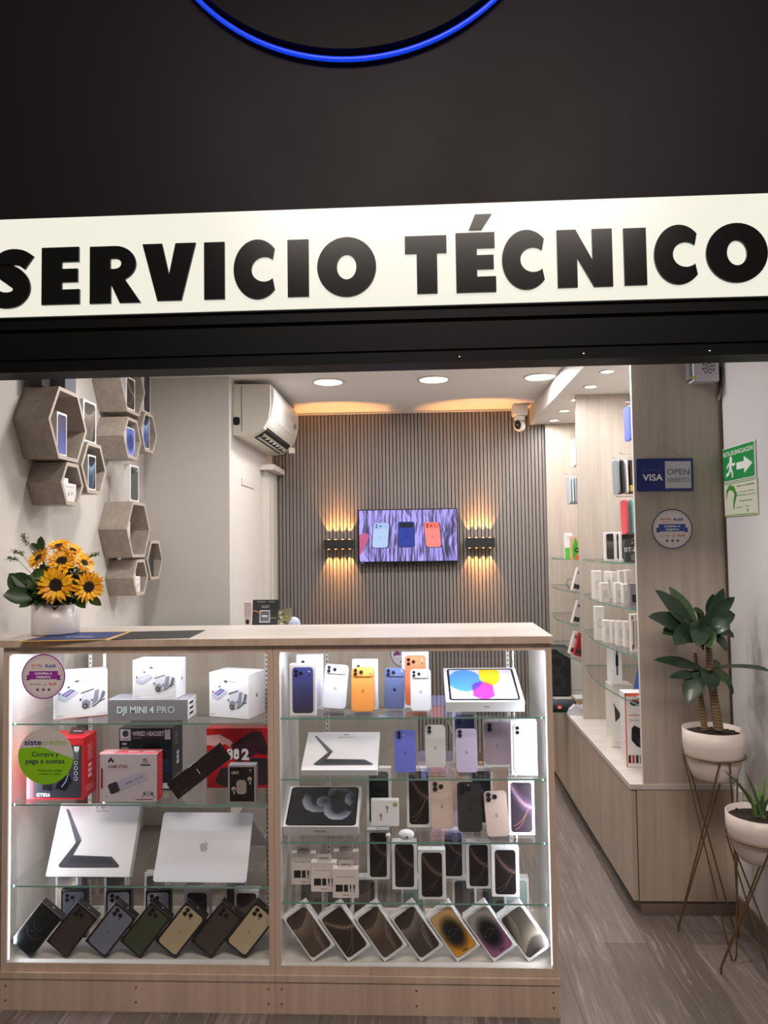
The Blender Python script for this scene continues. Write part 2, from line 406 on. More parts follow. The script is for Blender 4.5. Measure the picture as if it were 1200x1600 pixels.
def letter(ch, px0, px1, py0, py1):
    a = at(px0, (py0+py1)/2, Y=YL).x; c = at(px1, (py0+py1)/2, Y=YL).x; z1 = at((px0+px1)/2, py0, Y=YL).z; z0 = at((px0+px1)/2, py1, Y=YL).z
    w, h = c-a, z1-z0; mb = MB(); y0, y1 = -.008, -.0001
    def pr(pts): mb.prism([(x*w, z*h) for x, z in pts], y0, y1, LET)
    def annul(cx, cz, rx, rz, ix, iz, a0=0, a1=360, n=40, icx=None):
        A = arc(cx, cz, rx, a0, a1, n, rz); B = arc(icx if icx is not None else cx, cz, ix, a0, a1, n, iz); k = n+1
        vs = [(x*w, y, z*h) for y in (y0, y1) for x, z in A+B]; o = 2*k
        fs = [(i, i+1, i+1+k, i+k) for i in range(n)]+[(i, i+o, i+1+o, i+1) for i in range(n)]+[(i+k, i+k+1, i+k+1+o, i+k+o) for i in range(n)]
        mb.add(vs, fs, LET)
    if ch == 'I': pr([(0, 0), (1, 0), (1, 1), (0, 1)])
    elif ch in 'EÉ':
        H = 1 if ch == 'E' else .78
        pr([(0, 0), (1, 0), (1, .26*H), (.53, .26*H), (.53, .385*H), (.95, .385*H), (.95, .62*H), (.53, .62*H), (.53, .74*H), (.98, .74*H), (.98, H), (0, H)])
        if ch == 'É': pr([(.34, .82), (.66, .82), (.92, 1.02), (.50, 1.02)])
    elif ch == 'T': pr([(.28, 0), (.77, 0), (.77, .70), (1, .70), (1, 1), (0, 1), (0, .70), (.28, .70)])
    elif ch == 'N': pr([(0, 0), (.36, 0), (.36, .52), (.66, 0), (1, 0), (1, 1), (.64, 1), (.64, .46), (.34, 1), (0, 1)])
    elif ch == 'V': pr([(.28, 0), (.73, 0), (1, 1), (.62, 1), (.50, .46), (.37, 1), (0, 1)])
    elif ch == 'O': annul(.5, .5, .5, .5, .165, .21)
    elif ch == 'C':
        ax = math.degrees(math.acos(.68)); O_ = arc(.56, .5, .56, 43, 317, 40, .5); I_ = arc(.72, .5, .30, -48, -312, 24, .21)
        O_ = [(min(x, .985), z) for x, z in O_]; I_ = [(min(x, .985), z) for x, z in I_]
        pr(O_+I_)
    elif ch == 'R':
        hole = arc(.5, .69, .13, -90, 90, 12, .09); outer = arc(.5, .69, .42, 90, -62, 24, .31)
        pr([(.41, .60), (0, .60), (0, 1), (.5, 1)]+outer+[(1.02, 0), (.60, 0), (.42, .34), (.42, 0), (0, 0), (0, .5999), (.41, .5999)]+hole+[(.41, .78)])
    elif ch == 'S':
        path = [(.90, .76), (.72, .845), (.50, .865), (.33, .82), (.27, .72), (.36, .62), (.55, .53), (.70, .42), (.72, .28), (.60, .17), (.40, .135), (.20, .16), (.03, .25)]
        n = len(path); Lp = []; Rp = []
        P = []
        for i in range(n-1):
            q_ = [path[max(0, i-1)], path[i], path[i+1], path[min(n-1, i+2)]]
            for t_ in (0, .2, .4, .6, .8): P.append(tuple(.5*((2*q_[1][c])+(q_[2][c]-q_[0][c])*t_+(2*q_[0][c]-5*q_[1][c]+4*q_[2][c]-q_[3][c])*t_**2+(3*q_[1][c]-q_[0][c]-3*q_[2][c]+q_[3][c])*t_**3) for c in (0, 1)))
        P.append(path[-1])
        for i, (x, z) in enumerate(P):
            a_ = P[max(0, i-1)]; b_ = P[min(len(P)-1, i+1)]; dx, dz = (b_[0]-a_[0])*w, (b_[1]-a_[1])*h; l_ = math.hypot(dx, dz)
            nx, nz_ = -dz/l_*h*.135/w, dx/l_*.135
            kk = 1+.25*max(0, 1-abs(i/len(P)-.5)/.2); nx *= kk; nz_ *= kk
            Lp.append((x+nx, z+nz_)); Rp.append((x-nx, z-nz_))
        k = len(P); vs = [(x*w, y, z*h) for y in (y0, y1) for x, z in Lp+Rp]; o = 2*k
        fs = [(i, i+1, i+1+k, i+k) for i in range(k-1)]+[(i, i+o, i+1+o, i+1) for i in range(k-1)]+[(i+k, i+k+1, i+k+1+o, i+k+o) for i in range(k-1)]+[(0, k, k+o, o), (k-1, k-1+o, 2*k-1+o, 2*k-1)]
        mb.add(vs, fs, LET)
    mb.v = [v+Vector((a, -.027, z0-zb)) for v in mb.v]
    mb.build('letter', t)
for a in [('S', -14, 54, 391, 483), ('E', 67, 126, 388, 477), ('R', 142, 220, 386, 475), ('V', 224, 307, 382, 471), ('I', 320, 352, 380, 469), ('C', 366, 432, 376, 469), ('I', 450, 483, 376, 465), ('O', 496, 588, 372, 465),
          ('T', 633, 698, 370, 460), ('É', 712, 774, 339, 458), ('C', 784, 852, 361, 454), ('N', 870, 956, 360, 450), ('I', 974, 1009, 358, 447), ('C', 1021, 1090, 353, 446), ('O', 1102, 1198, 350, 443)]:
    letter(*a)
# shutter housing under the sign
SH = mat('black_shutter_metal', '030404', .5, spec=.12)
mb = MB(); mb.box(-1.9, 1.9, YS-.0, YS+.11, zl+.008, zb-.001, SH)
mb.box(-1.9, 1.9, YS-.012, YS, zl+.128, zb-.001, SH); mb.box(-1.9, 1.9, YS-.006, YS, zl+.04, zl+.118, SH); mb.box(-1.9, 1.9, YS-.016, YS+.02, zl, zl+.012, SH)
t2 = mb.build('shutter_housing'); tag(t2, 'black metal roller shutter housing running under the lit sign', 'shutter')
for px, py in ((93, 577), (190, 575), (286, 573), (378, 570), (468, 569), (718, 558), (912, 553), (1109, 549)):
    p = at(px, py, Y=YS-.003); m3 = MB(); m3.lathe([(.0001, .0035), (.003, .003), (.0048, .0012), (.0052, 0)], CHROME, 12)
    R_ = Matrix.Rotation(PI/2, 4, 'X'); m3.v = [p+(R_ @ v) for v in m3.v]; m3.build('screw', t2)
# round halo-lit disc sign above
cz = at(550, 92, Y=YS-.03).z+.625; cx_ = at(551, 92, Y=YS-.03).x
t = empty('round_halo_sign', (cx_, YS, cz), 'large round black sign edged by a glowing blue ring above the lit sign', 'sign')
def disc(mb, r, y0, y1, m, n=96): mb.prism(arc(0, 0, r, 0, 360-360/n, n-1), y0, y1, m)
mb = MB(); disc(mb, .604, -.045, -.001, mat('black_disc', '060506', .5, spec=.1)); mb.build('disc', t)
BL = mat('blue_neon', '0a1c60', .4, emit='0a3ce0', es=.95)
mb = MB(); mb.tube([(.619*math.cos(2*PI*i/120), -.02, .619*math.sin(2*PI*i/120)) for i in range(121)], .0075, BL, 8, False, Vector((0, 1, 0))); mb.build('blue_light_ring', t)

# ---------------------------------------------------------------- television and wall lamps on the slatted wall
p0 = at(560.5, 880.5, Y=4.94); p1 = at(714.5, 794, Y=4.94); tw, th = p1.x-p0.x, p1.z-p0.z
t = empty('television', ((p0.x+p1.x)/2, 4.94, p0.z), 'flat black television on the slatted wall showing three phones on wood', 'television')
mb = MB(); mb.bbox(-tw/2, tw/2, 0, .035, 0, th, mat('tv_black', '0b0b0d', .3), .003); mb.box(-tw*.3, tw*.3, .035, .05, th*.2, th*.8, BLACKM); mb.box(-.1, -.08, .02, .035, -.02, 0, BLACKM); mb.box(.02, .04, .02, .035, -.02, 0, BLACKM)
mb.line([(-tw/2+.012, .003), (-tw/2+.036, .003)], .0022, K('a9a9a9'), .0008)
mb.build('casing', t)
sx, sz0, sz1 = tw/2-.006, .012, th-.006
rs = random.Random(3); strk = [(rs.random(), rs.random()*.8+.1, rs.random()*.012+.003, rs.random()) for _ in range(60)]
def hsh(a, b_): 
    v = math.sin(a*127.1+b_*311.7)*43758.5453; return v-math.floor(v)
def vn(x, y):
    xi, yi = math.floor(x), math.floor(y); fx, fy = x-xi, y-yi; fx = fx*fx*(3-2*fx); fy = fy*fy*(3-2*fy)
    return (hsh(xi, yi)*(1-fx)+hsh(xi+1, yi)*fx)*(1-fy)+(hsh(xi, yi+1)*(1-fx)+hsh(xi+1, yi+1)*fx)*fy
def tvart(u, v):
    g = vn(u*150+vn(u*7, v*2.5)*9, v*2.2+u*9)*.55+vn(u*60+vn(u*4, v*5)*6, v*5+7)*.45
    plank = min(abs(((u-.03+(.5-v)*(.5-u)*.25)*6) % 1-.0), 1)
    k = .22+.78*min(1, max(0, (g-.24)*2.6))
    if plank < .05: k *= .45
    return (.66*k+.05, .62*k+.04, .98*k+.06)
mb = MB(); mb.art(-sx, sz0, sx, sz1, tvart, 0, 200, 50, .0006, SCREEN)
def tvp(u, v): return (-sx+2*sx*u, sz0+(sz1-sz0)*v)
def E_(name, c, es=1.0): return mat('screen_'+name, '050505', .4, emit=c, es=es)
def tvphone(u0, v0, u1, v1, lean, c1, c2, c3, logo):
    def q(a, b_): return tvp(u0+(u1-u0)*a+lean*b_, v0+(v1-v0)*b_)
    def R_(a0, b0, a1, b1, m, d, r=.14):
        mb.poly([q(a0+(a1-a0)*x, b0+(b1-b0)*z) for x, z in rr(0, 0, 1, 1, r, 3)], m, d)
    R_(-.05, -.03, 1.07, 1.0, E_('shadow', '3a3560'), .0008, .1); R_(0, 0, 1, 1, E_(c1, c1), .001, .12); R_(.05, .76, .95, .97, E_(c2, c2), .0012, .2)
    for a, b_ in ((.2, .91), (.2, .82), (.45, .865)):
        x, z = q(a, b_); mb.ell(x, z, .006, .005, E_('lens', '0c0c18'), .0014, 10)
    x, z = q(.5, .42); mb.ell(x, z, .007, .008, E_(c3, c3), .0014, 10)
tvphone(.13, .27, .29, .75, .02, 'b4cdf2', 'a3bdec', '9fb9e6', 1)
tvphone(.405, .28, .56, .77, 0, '233c9c', '0e1230', '16246b', 1)
tvphone(.685, .27, .84, .75, -.02, 'ff8a80', 'f06a60', 'e87066', 1)
mb.poly([tvp(0, .12), tvp(.03, .18), tvp(.05, .27), tvp(.075, .36), tvp(.1, .47), tvp(.095, .53), tvp(.07, .56), tvp(.03, .55), tvp(0, .52)], E_('hand', 'c4628e'), .001)
for a, b_ in ((.2, .33), (.27, .4), (.34, .46)): mb.line([tvp(0, a), tvp(.07, b_)], .0018, E_('handline', '8c3c66'), .0012)
mb.build('screen', t)
lamp('television_glow', 'AREA', ((p0.x+p1.x)/2, 4.93, (p0.z+p1.z)/2), .25, (.7, .7, 1), .6, .33, aim=(0, -1, 0))
AMB = (1.0, .43, .12)
for i, (a, b_) in enumerate((((506, 858), (552.5, 843)), ((727.5, 856), (773, 840)))):
    q0 = at(*a, Y=4.93); q1 = at(*b_, Y=4.93); w = q1.x-q0.x; h = q1.z-q0.z; xc = (q0.x+q1.x)/2
    t = empty('wall_sconce', (xc, YB, q0.z), 'black up-and-down wall lamp on the slatted wall, '+('left' if i == 0 else 'right')+' of the television', 'wall lamp', 'wall lamps beside the television')
    mb = MB(); mb.box(-w/2+.006, w/2-.006, -.075, -.001, .004, h-.004, BLACKM)
    mb.prism([(x, z) for x, z in rr(-w/2, 0, w/2, h, .004, 3)], -.082, -.074, BLACKM); mb.box(-w/2, w/2, -.074, -.066, 0, h, BLACKM); mb.build('housing', t)
    for k in range(4):
        xx = (k-1.5)*w*.235
        for sg in (1, -1):
            zz = h+.001 if sg > 0 else -.001
            m3 = MB(); m3.lathe([(.0001, .004*sg), (.008, .0012*sg), (.010, 0), (.010, -.003*sg)], mat('warm_lens', 'ffd9a0', .3, emit='ffb060', es=3), 16); m3.v = [v+Vector((xx, -.040, zz)) for v in m3.v]; m3.build('lens', t)
            lamp('sconce_lamp', 'SPOT', (xc+xx, YB-.024, q0.z+zz+.006*sg), 11, AMB, .004, aim=(0, 0, sg), spot=50, blend=.25)

# ---------------------------------------------------------------- air conditioner
def aprof(g):   # outline in (x from wall, z) for a split unit
    return [(0, 0), (.06, -.005), (.13, .005), (.185, .045), (.215, .10), (.228, .17), (.23, .235), (.222, .262), (.19, .278), (0, .282)]
za = 2.05; y0, y1 = 3.93, 4.80
t = empty('air_conditioner', (-.99, y0, za), 'white wall-mounted split air conditioner seen from its end, high on the side wall', 'air conditioner')
def sweep(mb, out, ya, yb, m):
    n = len(out); vs = [(x, ya, z) for x, z in out]+[(x, yb, z) for x, z in out]
    mb.add(vs, [list(range(n)), list(range(2*n-1, n-1, -1))], m); mb.add(vs, [(i, (i+1) % n, (i+1) % n+n, i+n) for i in range(n)], m, False)
ACW = mat('ac_white', 'd9d4c8', .35); ACS = mat('ac_seam', '6d675f', .6)
body = [(0.001, 0), (.05, -.006), (.11, .0), (.165, .035), (.195, .085), (.205, .16), (.205, .275), (0.001, .28)]
mb = MB(); sweep(mb, body, 0, .87, ACW)
mb.box(.046, .050, -.0015, .0, .02, .27, ACS)
mb.build('body', t)
mb = MB(); sweep(mb, [(.182, .062), (.206, .105), (.218, .17), (.222, .235), (.214, .268), (.195, .277), (.19, .262), (.196, .17), (.184, .10)], .02, .85, mat('ac_panel', 'e3e3df', .18, coat=.4))
mb.build('front_panel', t)
mb = MB(); mb.box(.2215, .2235, .70, .76, .15, .175, mat('ac_display', '8a8078', .4)); mb.build('display_badge', t)
mb = MB(); sweep(mb, [(.10, -.0035), (.112, -.001), (.167, .034), (.176, .05), (.17, .05), (.105, .004)], .07, .80, mat('ac_vent_dark', '1d1b1a', .8))
for k in range(7): mb.box(.125, .15, .13+k*.1, .132+k*.1, .006, .03, ACW)
mb.build('air_vent', t)
for k in range(2):
    mb = MB(); sweep(mb, [(.118+k*.03, -.006+k*.018), (.122+k*.03, -.004+k*.018), (.128+k*.03, -.0+k*.018), (.124+k*.03, -.003+k*.018)], .07, .80, ACW); mb.build('louvre', t)
mb = MB(); mb.prism(rr(.002, .055, .038, .10, .012, 4), -.002, .0, mat('pipe_hole', '050505', .8)); mb.build('pipe_opening', t)
mb = MB(); mb.box(.165, .20, .80, .84, .0, .035, ACW); mb.build('vent_motor_cover', t)

# security camera
p = at(811, 633, Y=4.85)
t = empty('security_camera', (p.x, 4.85, ZC), 'white dome security camera hanging from the ceiling by the slatted wall', 'security camera')
mb = MB(); mb.bbox(-.045, .05, -.045, .045, -.075, -.001, WHITEP, .005); mb.build('bracket', t)
mb = MB(); mb.lathe([(.034, -.076), (.036, -.085), (.036, -.10), (.030, -.107)], WHITEP, 24); mb.build('collar', t)
mb = MB(); mb.ball((0, 0, -.138), .039, WHITEP, 24, 16); hd = mb.build('head', t)
mb = MB(); mb.prism(arc(0, 0, .021, 0, 350, 24, .030), -.0385, -.030, mat('lens_black', '08080a', .1)); mb.v = [Matrix.Rotation(-.45, 4, 'Z') @ v + Vector((0, 0, -.138)) for v in mb.v]; mb.build('lens', hd)

# ---------------------------------------------------------------- the glass display counter
YC = 2.33; YD = 2.70                       # front and rear planes of the cabinets
def zc(px, py, Y=YC): return at(px, py, Y=Y).z
ZTOP = .5*(zc(435, 998)+zc(855, 992)); ZDECK = zc(640, 1511)
XA = at(4, 1200, Y=YC).x; XM = at(428, 1200, Y=YC).x; XZ = at(866, 1200, Y=YC).x
ct = MB(); ct.box(XA-.012, XZ+.004, YC-.012, YD+.02, ZTOP-.022, ZTOP, W_TOP)
tag(ct.build('counter_top', loc=(XA, YC, ZTOP-.022)), 'pale wooden counter top running over both glass display cabinets', 'counter top')
ct = MB(); ct.box(XA-.012, XZ+.004, YC-.0145, YC-.0125, ZTOP-.022, ZTOP-.0005, W_FRAME); o = ct.build('edge_band', loc=(XA, YC, ZTOP-.022)); 
par = bpy.data.objects['counter_top']; o.location = (0, 0, 0); o.parent = par
DECKW = wood_mat('light_deck_laminate', 'd6d0ca', 'bfb7af', .25, axis=0)
def cabinet(xa, xb, label, shelf_px, ledside):
    t = empty('display_cabinet', (xa, YC, 0), label, 'display cabinet', 'glass fronted display cabinets')
    W = xb-xa; D = YD-YC; H = ZTOP-.0225
    def B(nm, *a, m=W_FRAME, par=t):
        mb = MB(); mb.box(*a, m); return mb.build(nm, par)
    for x in (0, W-.018):
        mb = MB(); mb.box(x, x+.018, 0, D, .118, H, W_FRAME); inner = x+.0181 if x == 0 else x-.0001
        mb.add([(inner, .004, .14), (inner, D-.002, .14), (inner, D-.002, H-.02), (inner, .004, H-.02)], [(0, 1, 2, 3)], mat('white_laminate', 'd9d5d0', .3))
        mb.build('side_panel', t)
    B('bottom_panel', .018, W-.018, .0, D, .118, ZDECK, m=DECKW)
    B('bottom_rail', .018, W-.018, -.001, .0, .118, ZDECK)
    B('top_rail', .018, W-.018, .0, .018, H-.022, H)
    mb = MB(); mb.box(0, W, -.006, D-.02, 0, .117, W_FRAME); mb.box(0, W, -.010, -.006, .098, .117, W_FRAME); pl = mb.build('plinth', t)
    for x in (.02, W*.5, W-.02):
        for z in (.03, .075):
            m3 = MB(); m3.prism(arc(x, z, .0028, 0, 330, 11), -.0075, -.006, mat('rust_screw', '6b4a36', .6)); m3.build('screw', pl)
    B('front_glass', .019, W-.019, .003, .006, ZDECK+.001, H-.023, m=GLASS)
    B('rear_glass', .019, W*.53, D-.012, D-.009, ZDECK+.001, H-.001, m=GLASS)
    B('rear_glass', W*.47, W-.019, D-.006, D-.003, ZDECK+.001, H-.001, m=GLASS)
    zs = []
    for py in shelf_px:
        z = zc((at_x(xa+W/2)), py, YC+.012); zs.append(z)
        mb = MB(); mb.box(.0185, W-.0185, .0125, D-.02, z-.005, z, GLASS); mb.box(.0185, W-.0185, .012, .0125, z-.005, z-.0002, GLASSE); mb.build('glass_shelf', t)
    x = .0185 if ledside == 0 else W-.0235
    mb = MB(); mb.box(x+(.0 if ledside == 0 else .002), x+(.004 if ledside == 0 else .005), .0085, .0115, ZDECK+.004, H-.03, LED); mb.build('led_strip', t)
    mb = MB(); mb.box(.03, W-.03, .0185, .0225, H-.006, H-.001, LED); mb.build('led_strip', t)
    # slotted shelf upright at the back
    for x in (.12, W-.10):
        mb = MB(); mb.box(x, x+.012, D-.0195, D-.0135, ZDECK, H-.002, WHITEP)
        for k in range(60):
            z = ZDECK+.02+k*.0165
            if z < H-.02: mb.box(x+.0035, x+.0085, D-.0199, D-.0194, z, z+.006, K('55524f'))
        mb.build('slotted_upright', t)
    lamp('cabinet_led_top', 'AREA', (xa+W/2, YC+.03, H-.012), 2.1, COOL, W-.1, .02, aim=(0, .45, -1))
    xx = xa+(.03 if ledside == 0 else W-.03)
    lamp('cabinet_led_side', 'AREA', (xx, YC+.018, (H+ZDECK)/2), 2.5 if ledside == 0 else 2.0, COOL, .9, .015, aim=(1 if ledside == 0 else -1, .35, 0)).rotation_euler = Vector((1 if ledside == 0 else -1, .35, 0)).to_track_quat('-Z', 'X').to_euler()
    return t, zs
def at_x(X):      # pixel column of world X on the case front
    return 600+FPX*((X-0)*RV.x+YC*RV.y)/(X*fw.x+YC*fw.y)
_, ZL = cabinet(XA, XM-.0005, 'left glass display cabinet holding drone, game and laptop boxes', (1130, 1257, 1385), 0)
_, ZR = cabinet(XM+.0005, XZ, 'right glass display cabinet holding rows of phones and tablet boxes', (1121, 1217, 1316, 1411), 1)
ZL.append(ZDECK); ZR.append(ZDECK)
ZL = [z+.0006 for z in ZL]; ZR = [z+.0006 for z in ZR]

def it(mb, name, M, label, cat, group=None):
    return tag(mb.build(name, M=M), label, cat, group)
def spot_on(pxl, pxr, py, z, Y=None):       # centre x, depth and width of a thing standing on height z
    if Y is None: Y = at((pxl+pxr)/2, py, Z=z).y
    Y = max(YC+.02, min(YD-.06, Y)) if Y < 2.9 else Y
    a = at(pxl, py, Y=Y); c = at(pxr, py, Y=Y)
    return (a.x+c.x)/2, Y, c.x-a.x
def hof(pxc, pyt, Y, z): return at(pxc, pyt, Y=Y).z-z

def apple(mb, x, z, r, m, d=.0006):
    body = [(0, .62), (.25, .74), (.55, .74), (.8, .55), (.66, .3), (.64, .0), (.85, -.32), (.62, -.74), (.36, -.98), (0, -.88), (-.36, -.98), (-.66, -.7), (-.86, -.2), (-.84, .3), (-.6, .66), (-.28, .74)]
    mb.poly([(x+a*r, z+b_*r) for a, b_ in body], m, d)
    mb.poly([(x+a*r, z+b_*r) for a, b_ in [(.02, .84), (.1, 1.1), (.42, 1.32), (.36, 1.02), (.2, .86)]], m, d)

def lerp(a, b_, t): t = max(0, min(1, t)); return tuple(a[i]*(1-t)+b_[i]*t for i in range(3))
def H3(s): return tuple(int(s[i:i+2], 16)/255 for i in (0, 2, 4))
def w_swoosh(dark, mid, hi, flip=False):
    D_, M_, H_ = H3(dark), H3(mid), H3(hi)
    def f(u, v):
        if flip: u, v = 1-u, 1-v
        c1 = .74-.10*math.sin(u*3.4+.2)+.1*u
        c2 = .92-.62*(abs(v-.02))**1.6 if v < .66 else .7
        if v > c1: return lerp(M_, D_, .25+(v-c1)*3.0)
        k = lerp(H_, M_, (c1-v)*3.2)
        if u > 1.0-.55*(.75-v)**.8 if v < .75 else False: k = lerp(H_, D_, (u-(1.0-.55*(.75-v)**.8))*4+.15)
        return k
    return f
def w_streak(a, b_, c):
    A, B, C_ = H3(a), H3(b_), H3(c)
    def f(u, v):
        l1 = .93-.42*u-.1*math.sin(u*3)
        e = abs(v-l1); k = lerp(B, A, e*5)
        return lerp(C_, k, e*22)
    return f
def w_orb(edge1, edge2, core='151315'):
    A, B, C_ = H3(edge1), H3(edge2), H3(core)
    def f(u, v):
        r = math.hypot((u-.5)*.6, (v-.48)*.75); e = lerp(B, A, (v-.3)*2.5)
        return lerp(C_, e, (r-.17)*6)
    return f
def w_lin(a, b_):
    A, B = H3(a), H3(b_)
    return lambda u, v: lerp(B, A, v)
def loops(mb, x0, z0, w, h, col):   # thin crossing light loops printed near the lower edge
    m = K(col)
    P = [(x0+w*(.06+.8*t), z0+h*(.12+.05*t+.30*t*t)) for t in [i/10 for i in range(11)]]
    Q = [(x0+w*(.18+.62*t**.55), z0+h*(.04+.40*t)) for t in [i/10 for i in range(11)]]
    mb.line(P, w*.014, m, .0008); mb.line(Q, w*.014, m, .0008)

def lenses(mb, x0, z0, w, h, style, d, ring='3a3a40', lens='101014'):
    "camera prints inside a phone outline x0,z0,w,h"
    def l(u, v, r=.10):
        mb.ell(x0+u*w, z0+v*h, r*w, r*w, K(ring), d, 16); mb.ell(x0+u*w, z0+v*h, r*w*.72, r*w*.72, K(lens, .2), d+.0002, 14)
    if style == 'bar':
        l(.17, .915); l(.17, .83); l(.41, .872); mb.ell(x0+.82*w, z0+.91*h, .04*w, .04*w, K('e8e8f0'), d, 10); mb.ell(x0+.82*w, z0+.835*h, .04*w, .04*w, K('45353a'), d, 10)
    elif style == 'tri':
        l(.2, .93, .115); l(.2, .83, .115); l(.45, .88, .115); mb.ell(x0+.5*w, z0+.80*h, .035*w, .035*w, K('202024'), d, 8)
    elif style == 'two':
        l(.2, .925, .10); l(.2, .83, .10); mb.ell(x0+.45*w, z0+.88*h, .03*w, .03*w, K('c8c8c8'), d, 8)

def phone_box(M, label, w=.088, h=.165, dp=.027, kind='swoosh', base='w', art=None, colr=None, mx=.14, group='boxed phones', flip=False, style='bar', topmark=True, island='top'):
    mb = MB(); m = WHITEBOX if base == 'w' else DARKBOX
    mb.bbox(-w/2, w/2, 0, dp, 0, h, m, .0008)
    x0, x1, z0, z1 = -w/2*(1-mx*1.6), w/2*(1-mx*1.6), h*.06, h*.94
    if base == 'd': x0, x1 = -w/2*.84, w/2*.84; z0, z1 = h*.045, h*.955
    W_, H_ = x1-x0, z1-z0
    if kind in ('swoosh', 'streak', 'orb', 'lin'):
        mb.poly([(x, z) for x, z in rr(x0-.0012, z0-.0012, x1+.0012, z1+.0012, W_*.155, 5)], K('2a2523'), .0003)
        mb.art(x0, z0, x1, z1, art, W_*.15, 14, 26, .0005)
        if kind == 'swoosh':
            fl_ = lambda u, v: (x0+W_*(1-u if flip_ else u), z0+H_*(1-v if flip_ else v))
            flip_ = island == 'bottom'; kc = K('a8988a' if base == 'w' else '8a8078')
            mb.line([fl_(t, .74-.10*math.sin(t*3.4+.2)+.1*t) for t in [i/12 for i in range(13)]], W_*.012, kc, .0008)
            P_ = [fl_(.99-.30*t-.18*math.sin(t*PI), .66-.62*t) for t in [i/12 for i in range(13)]]
            mb.line(P_, [W_*(.012+.05*math.sin(PI*i/12)) for i in range(13)], K('85766a'), .0007)
        if kind == 'streak': loops(mb, x0, z0, W_, H_, colr or 'b98a78')
        if kind == 'orb':
            mb.line(arc((x0+x1)/2, h*.42, W_*.30, 20, 160, 14), .0006, K('8a8078'), .0008); mb.line(arc((x0+x1)/2-W_*.08, h*.60, W_*.33, 200, 330, 14), .0006, K('8a8078'), .0008)
        if island: 
            zi = z1-H_*.055 if island == 'top' else z0+H_*.04
            mb.poly(rr((x0+x1)/2-W_*.14, zi, (x0+x1)/2+W_*.14, zi+H_*.022, H_*.011, 3), K('0a0a0b'), .0009)
    elif kind == 'back':
        c = colr; mb.poly(rr(x0-.0008, z0-.0008, x1+.0008, z1+.0008, W_*.16, 5), K(dk(c, .72)), .0003)
        mb.art(x0, z0, x1, z1, art or w_lin(c, c), W_*.16, 6, 16, .0005)
        if style == 'bar': mb.poly(rr(x0+W_*.03, z0+H_*.785, x1-W_*.03, z1-H_*.02, W_*.12, 4), K(dk(c, 1.06)), .0007)
        lenses(mb, x0, z0, W_, H_, style, .0009, dk(c, .6))
        apple(mb, (x0+x1)/2, z0+H_*.45, W_*.07, K(dk(c, .85)), .0008)
    elif kind == 'rings':
        mb.poly(rr(x0, z0, x1, z1, W_*.16, 5), K('0f1413', .25), .0003)
        for k_, (cz_, r_) in enumerate(((.66, .30), (.5, .42), (.3, .3))):
            mb.line(arc((x0+x1)/2, z0+H_*cz_, W_*r_, 190 if k_ != 2 else 20, 340 if k_ != 2 else 160, 14), .0009, K('3f4a4a'), .0007)
    T0 = mb.T
    if topmark:
        mb.T = face(Matrix.Identity(4), (1, 0, 0), (0, 1, 0), (0, dp*.38, h)); apple(mb, 0, .003, .0032, K('8a8a8c' if base == 'w' else 'b8b8c0'), .0004)
        if base == 'w':
            mb.T = face(Matrix.Identity(4), (0, 0, 1), (0, 1, 0), (-w/2, 0, 0)) if False else face(Matrix.Identity(4), (0, 1, 0), (0, 0, 1), (w/2, 0, 0))
            apple(mb, dp*.5, h*.5, .003, K('b8b4b4'), .0004)
    mb.T = T0
    return it(mb, 'smartphone_box', M, label, 'phone box', group)
def dk(h_, k): return '%02x%02x%02x' % tuple(int(max(0, min(255, int(h_[i:i+2], 16)*k))) for i in (0, 2, 4))

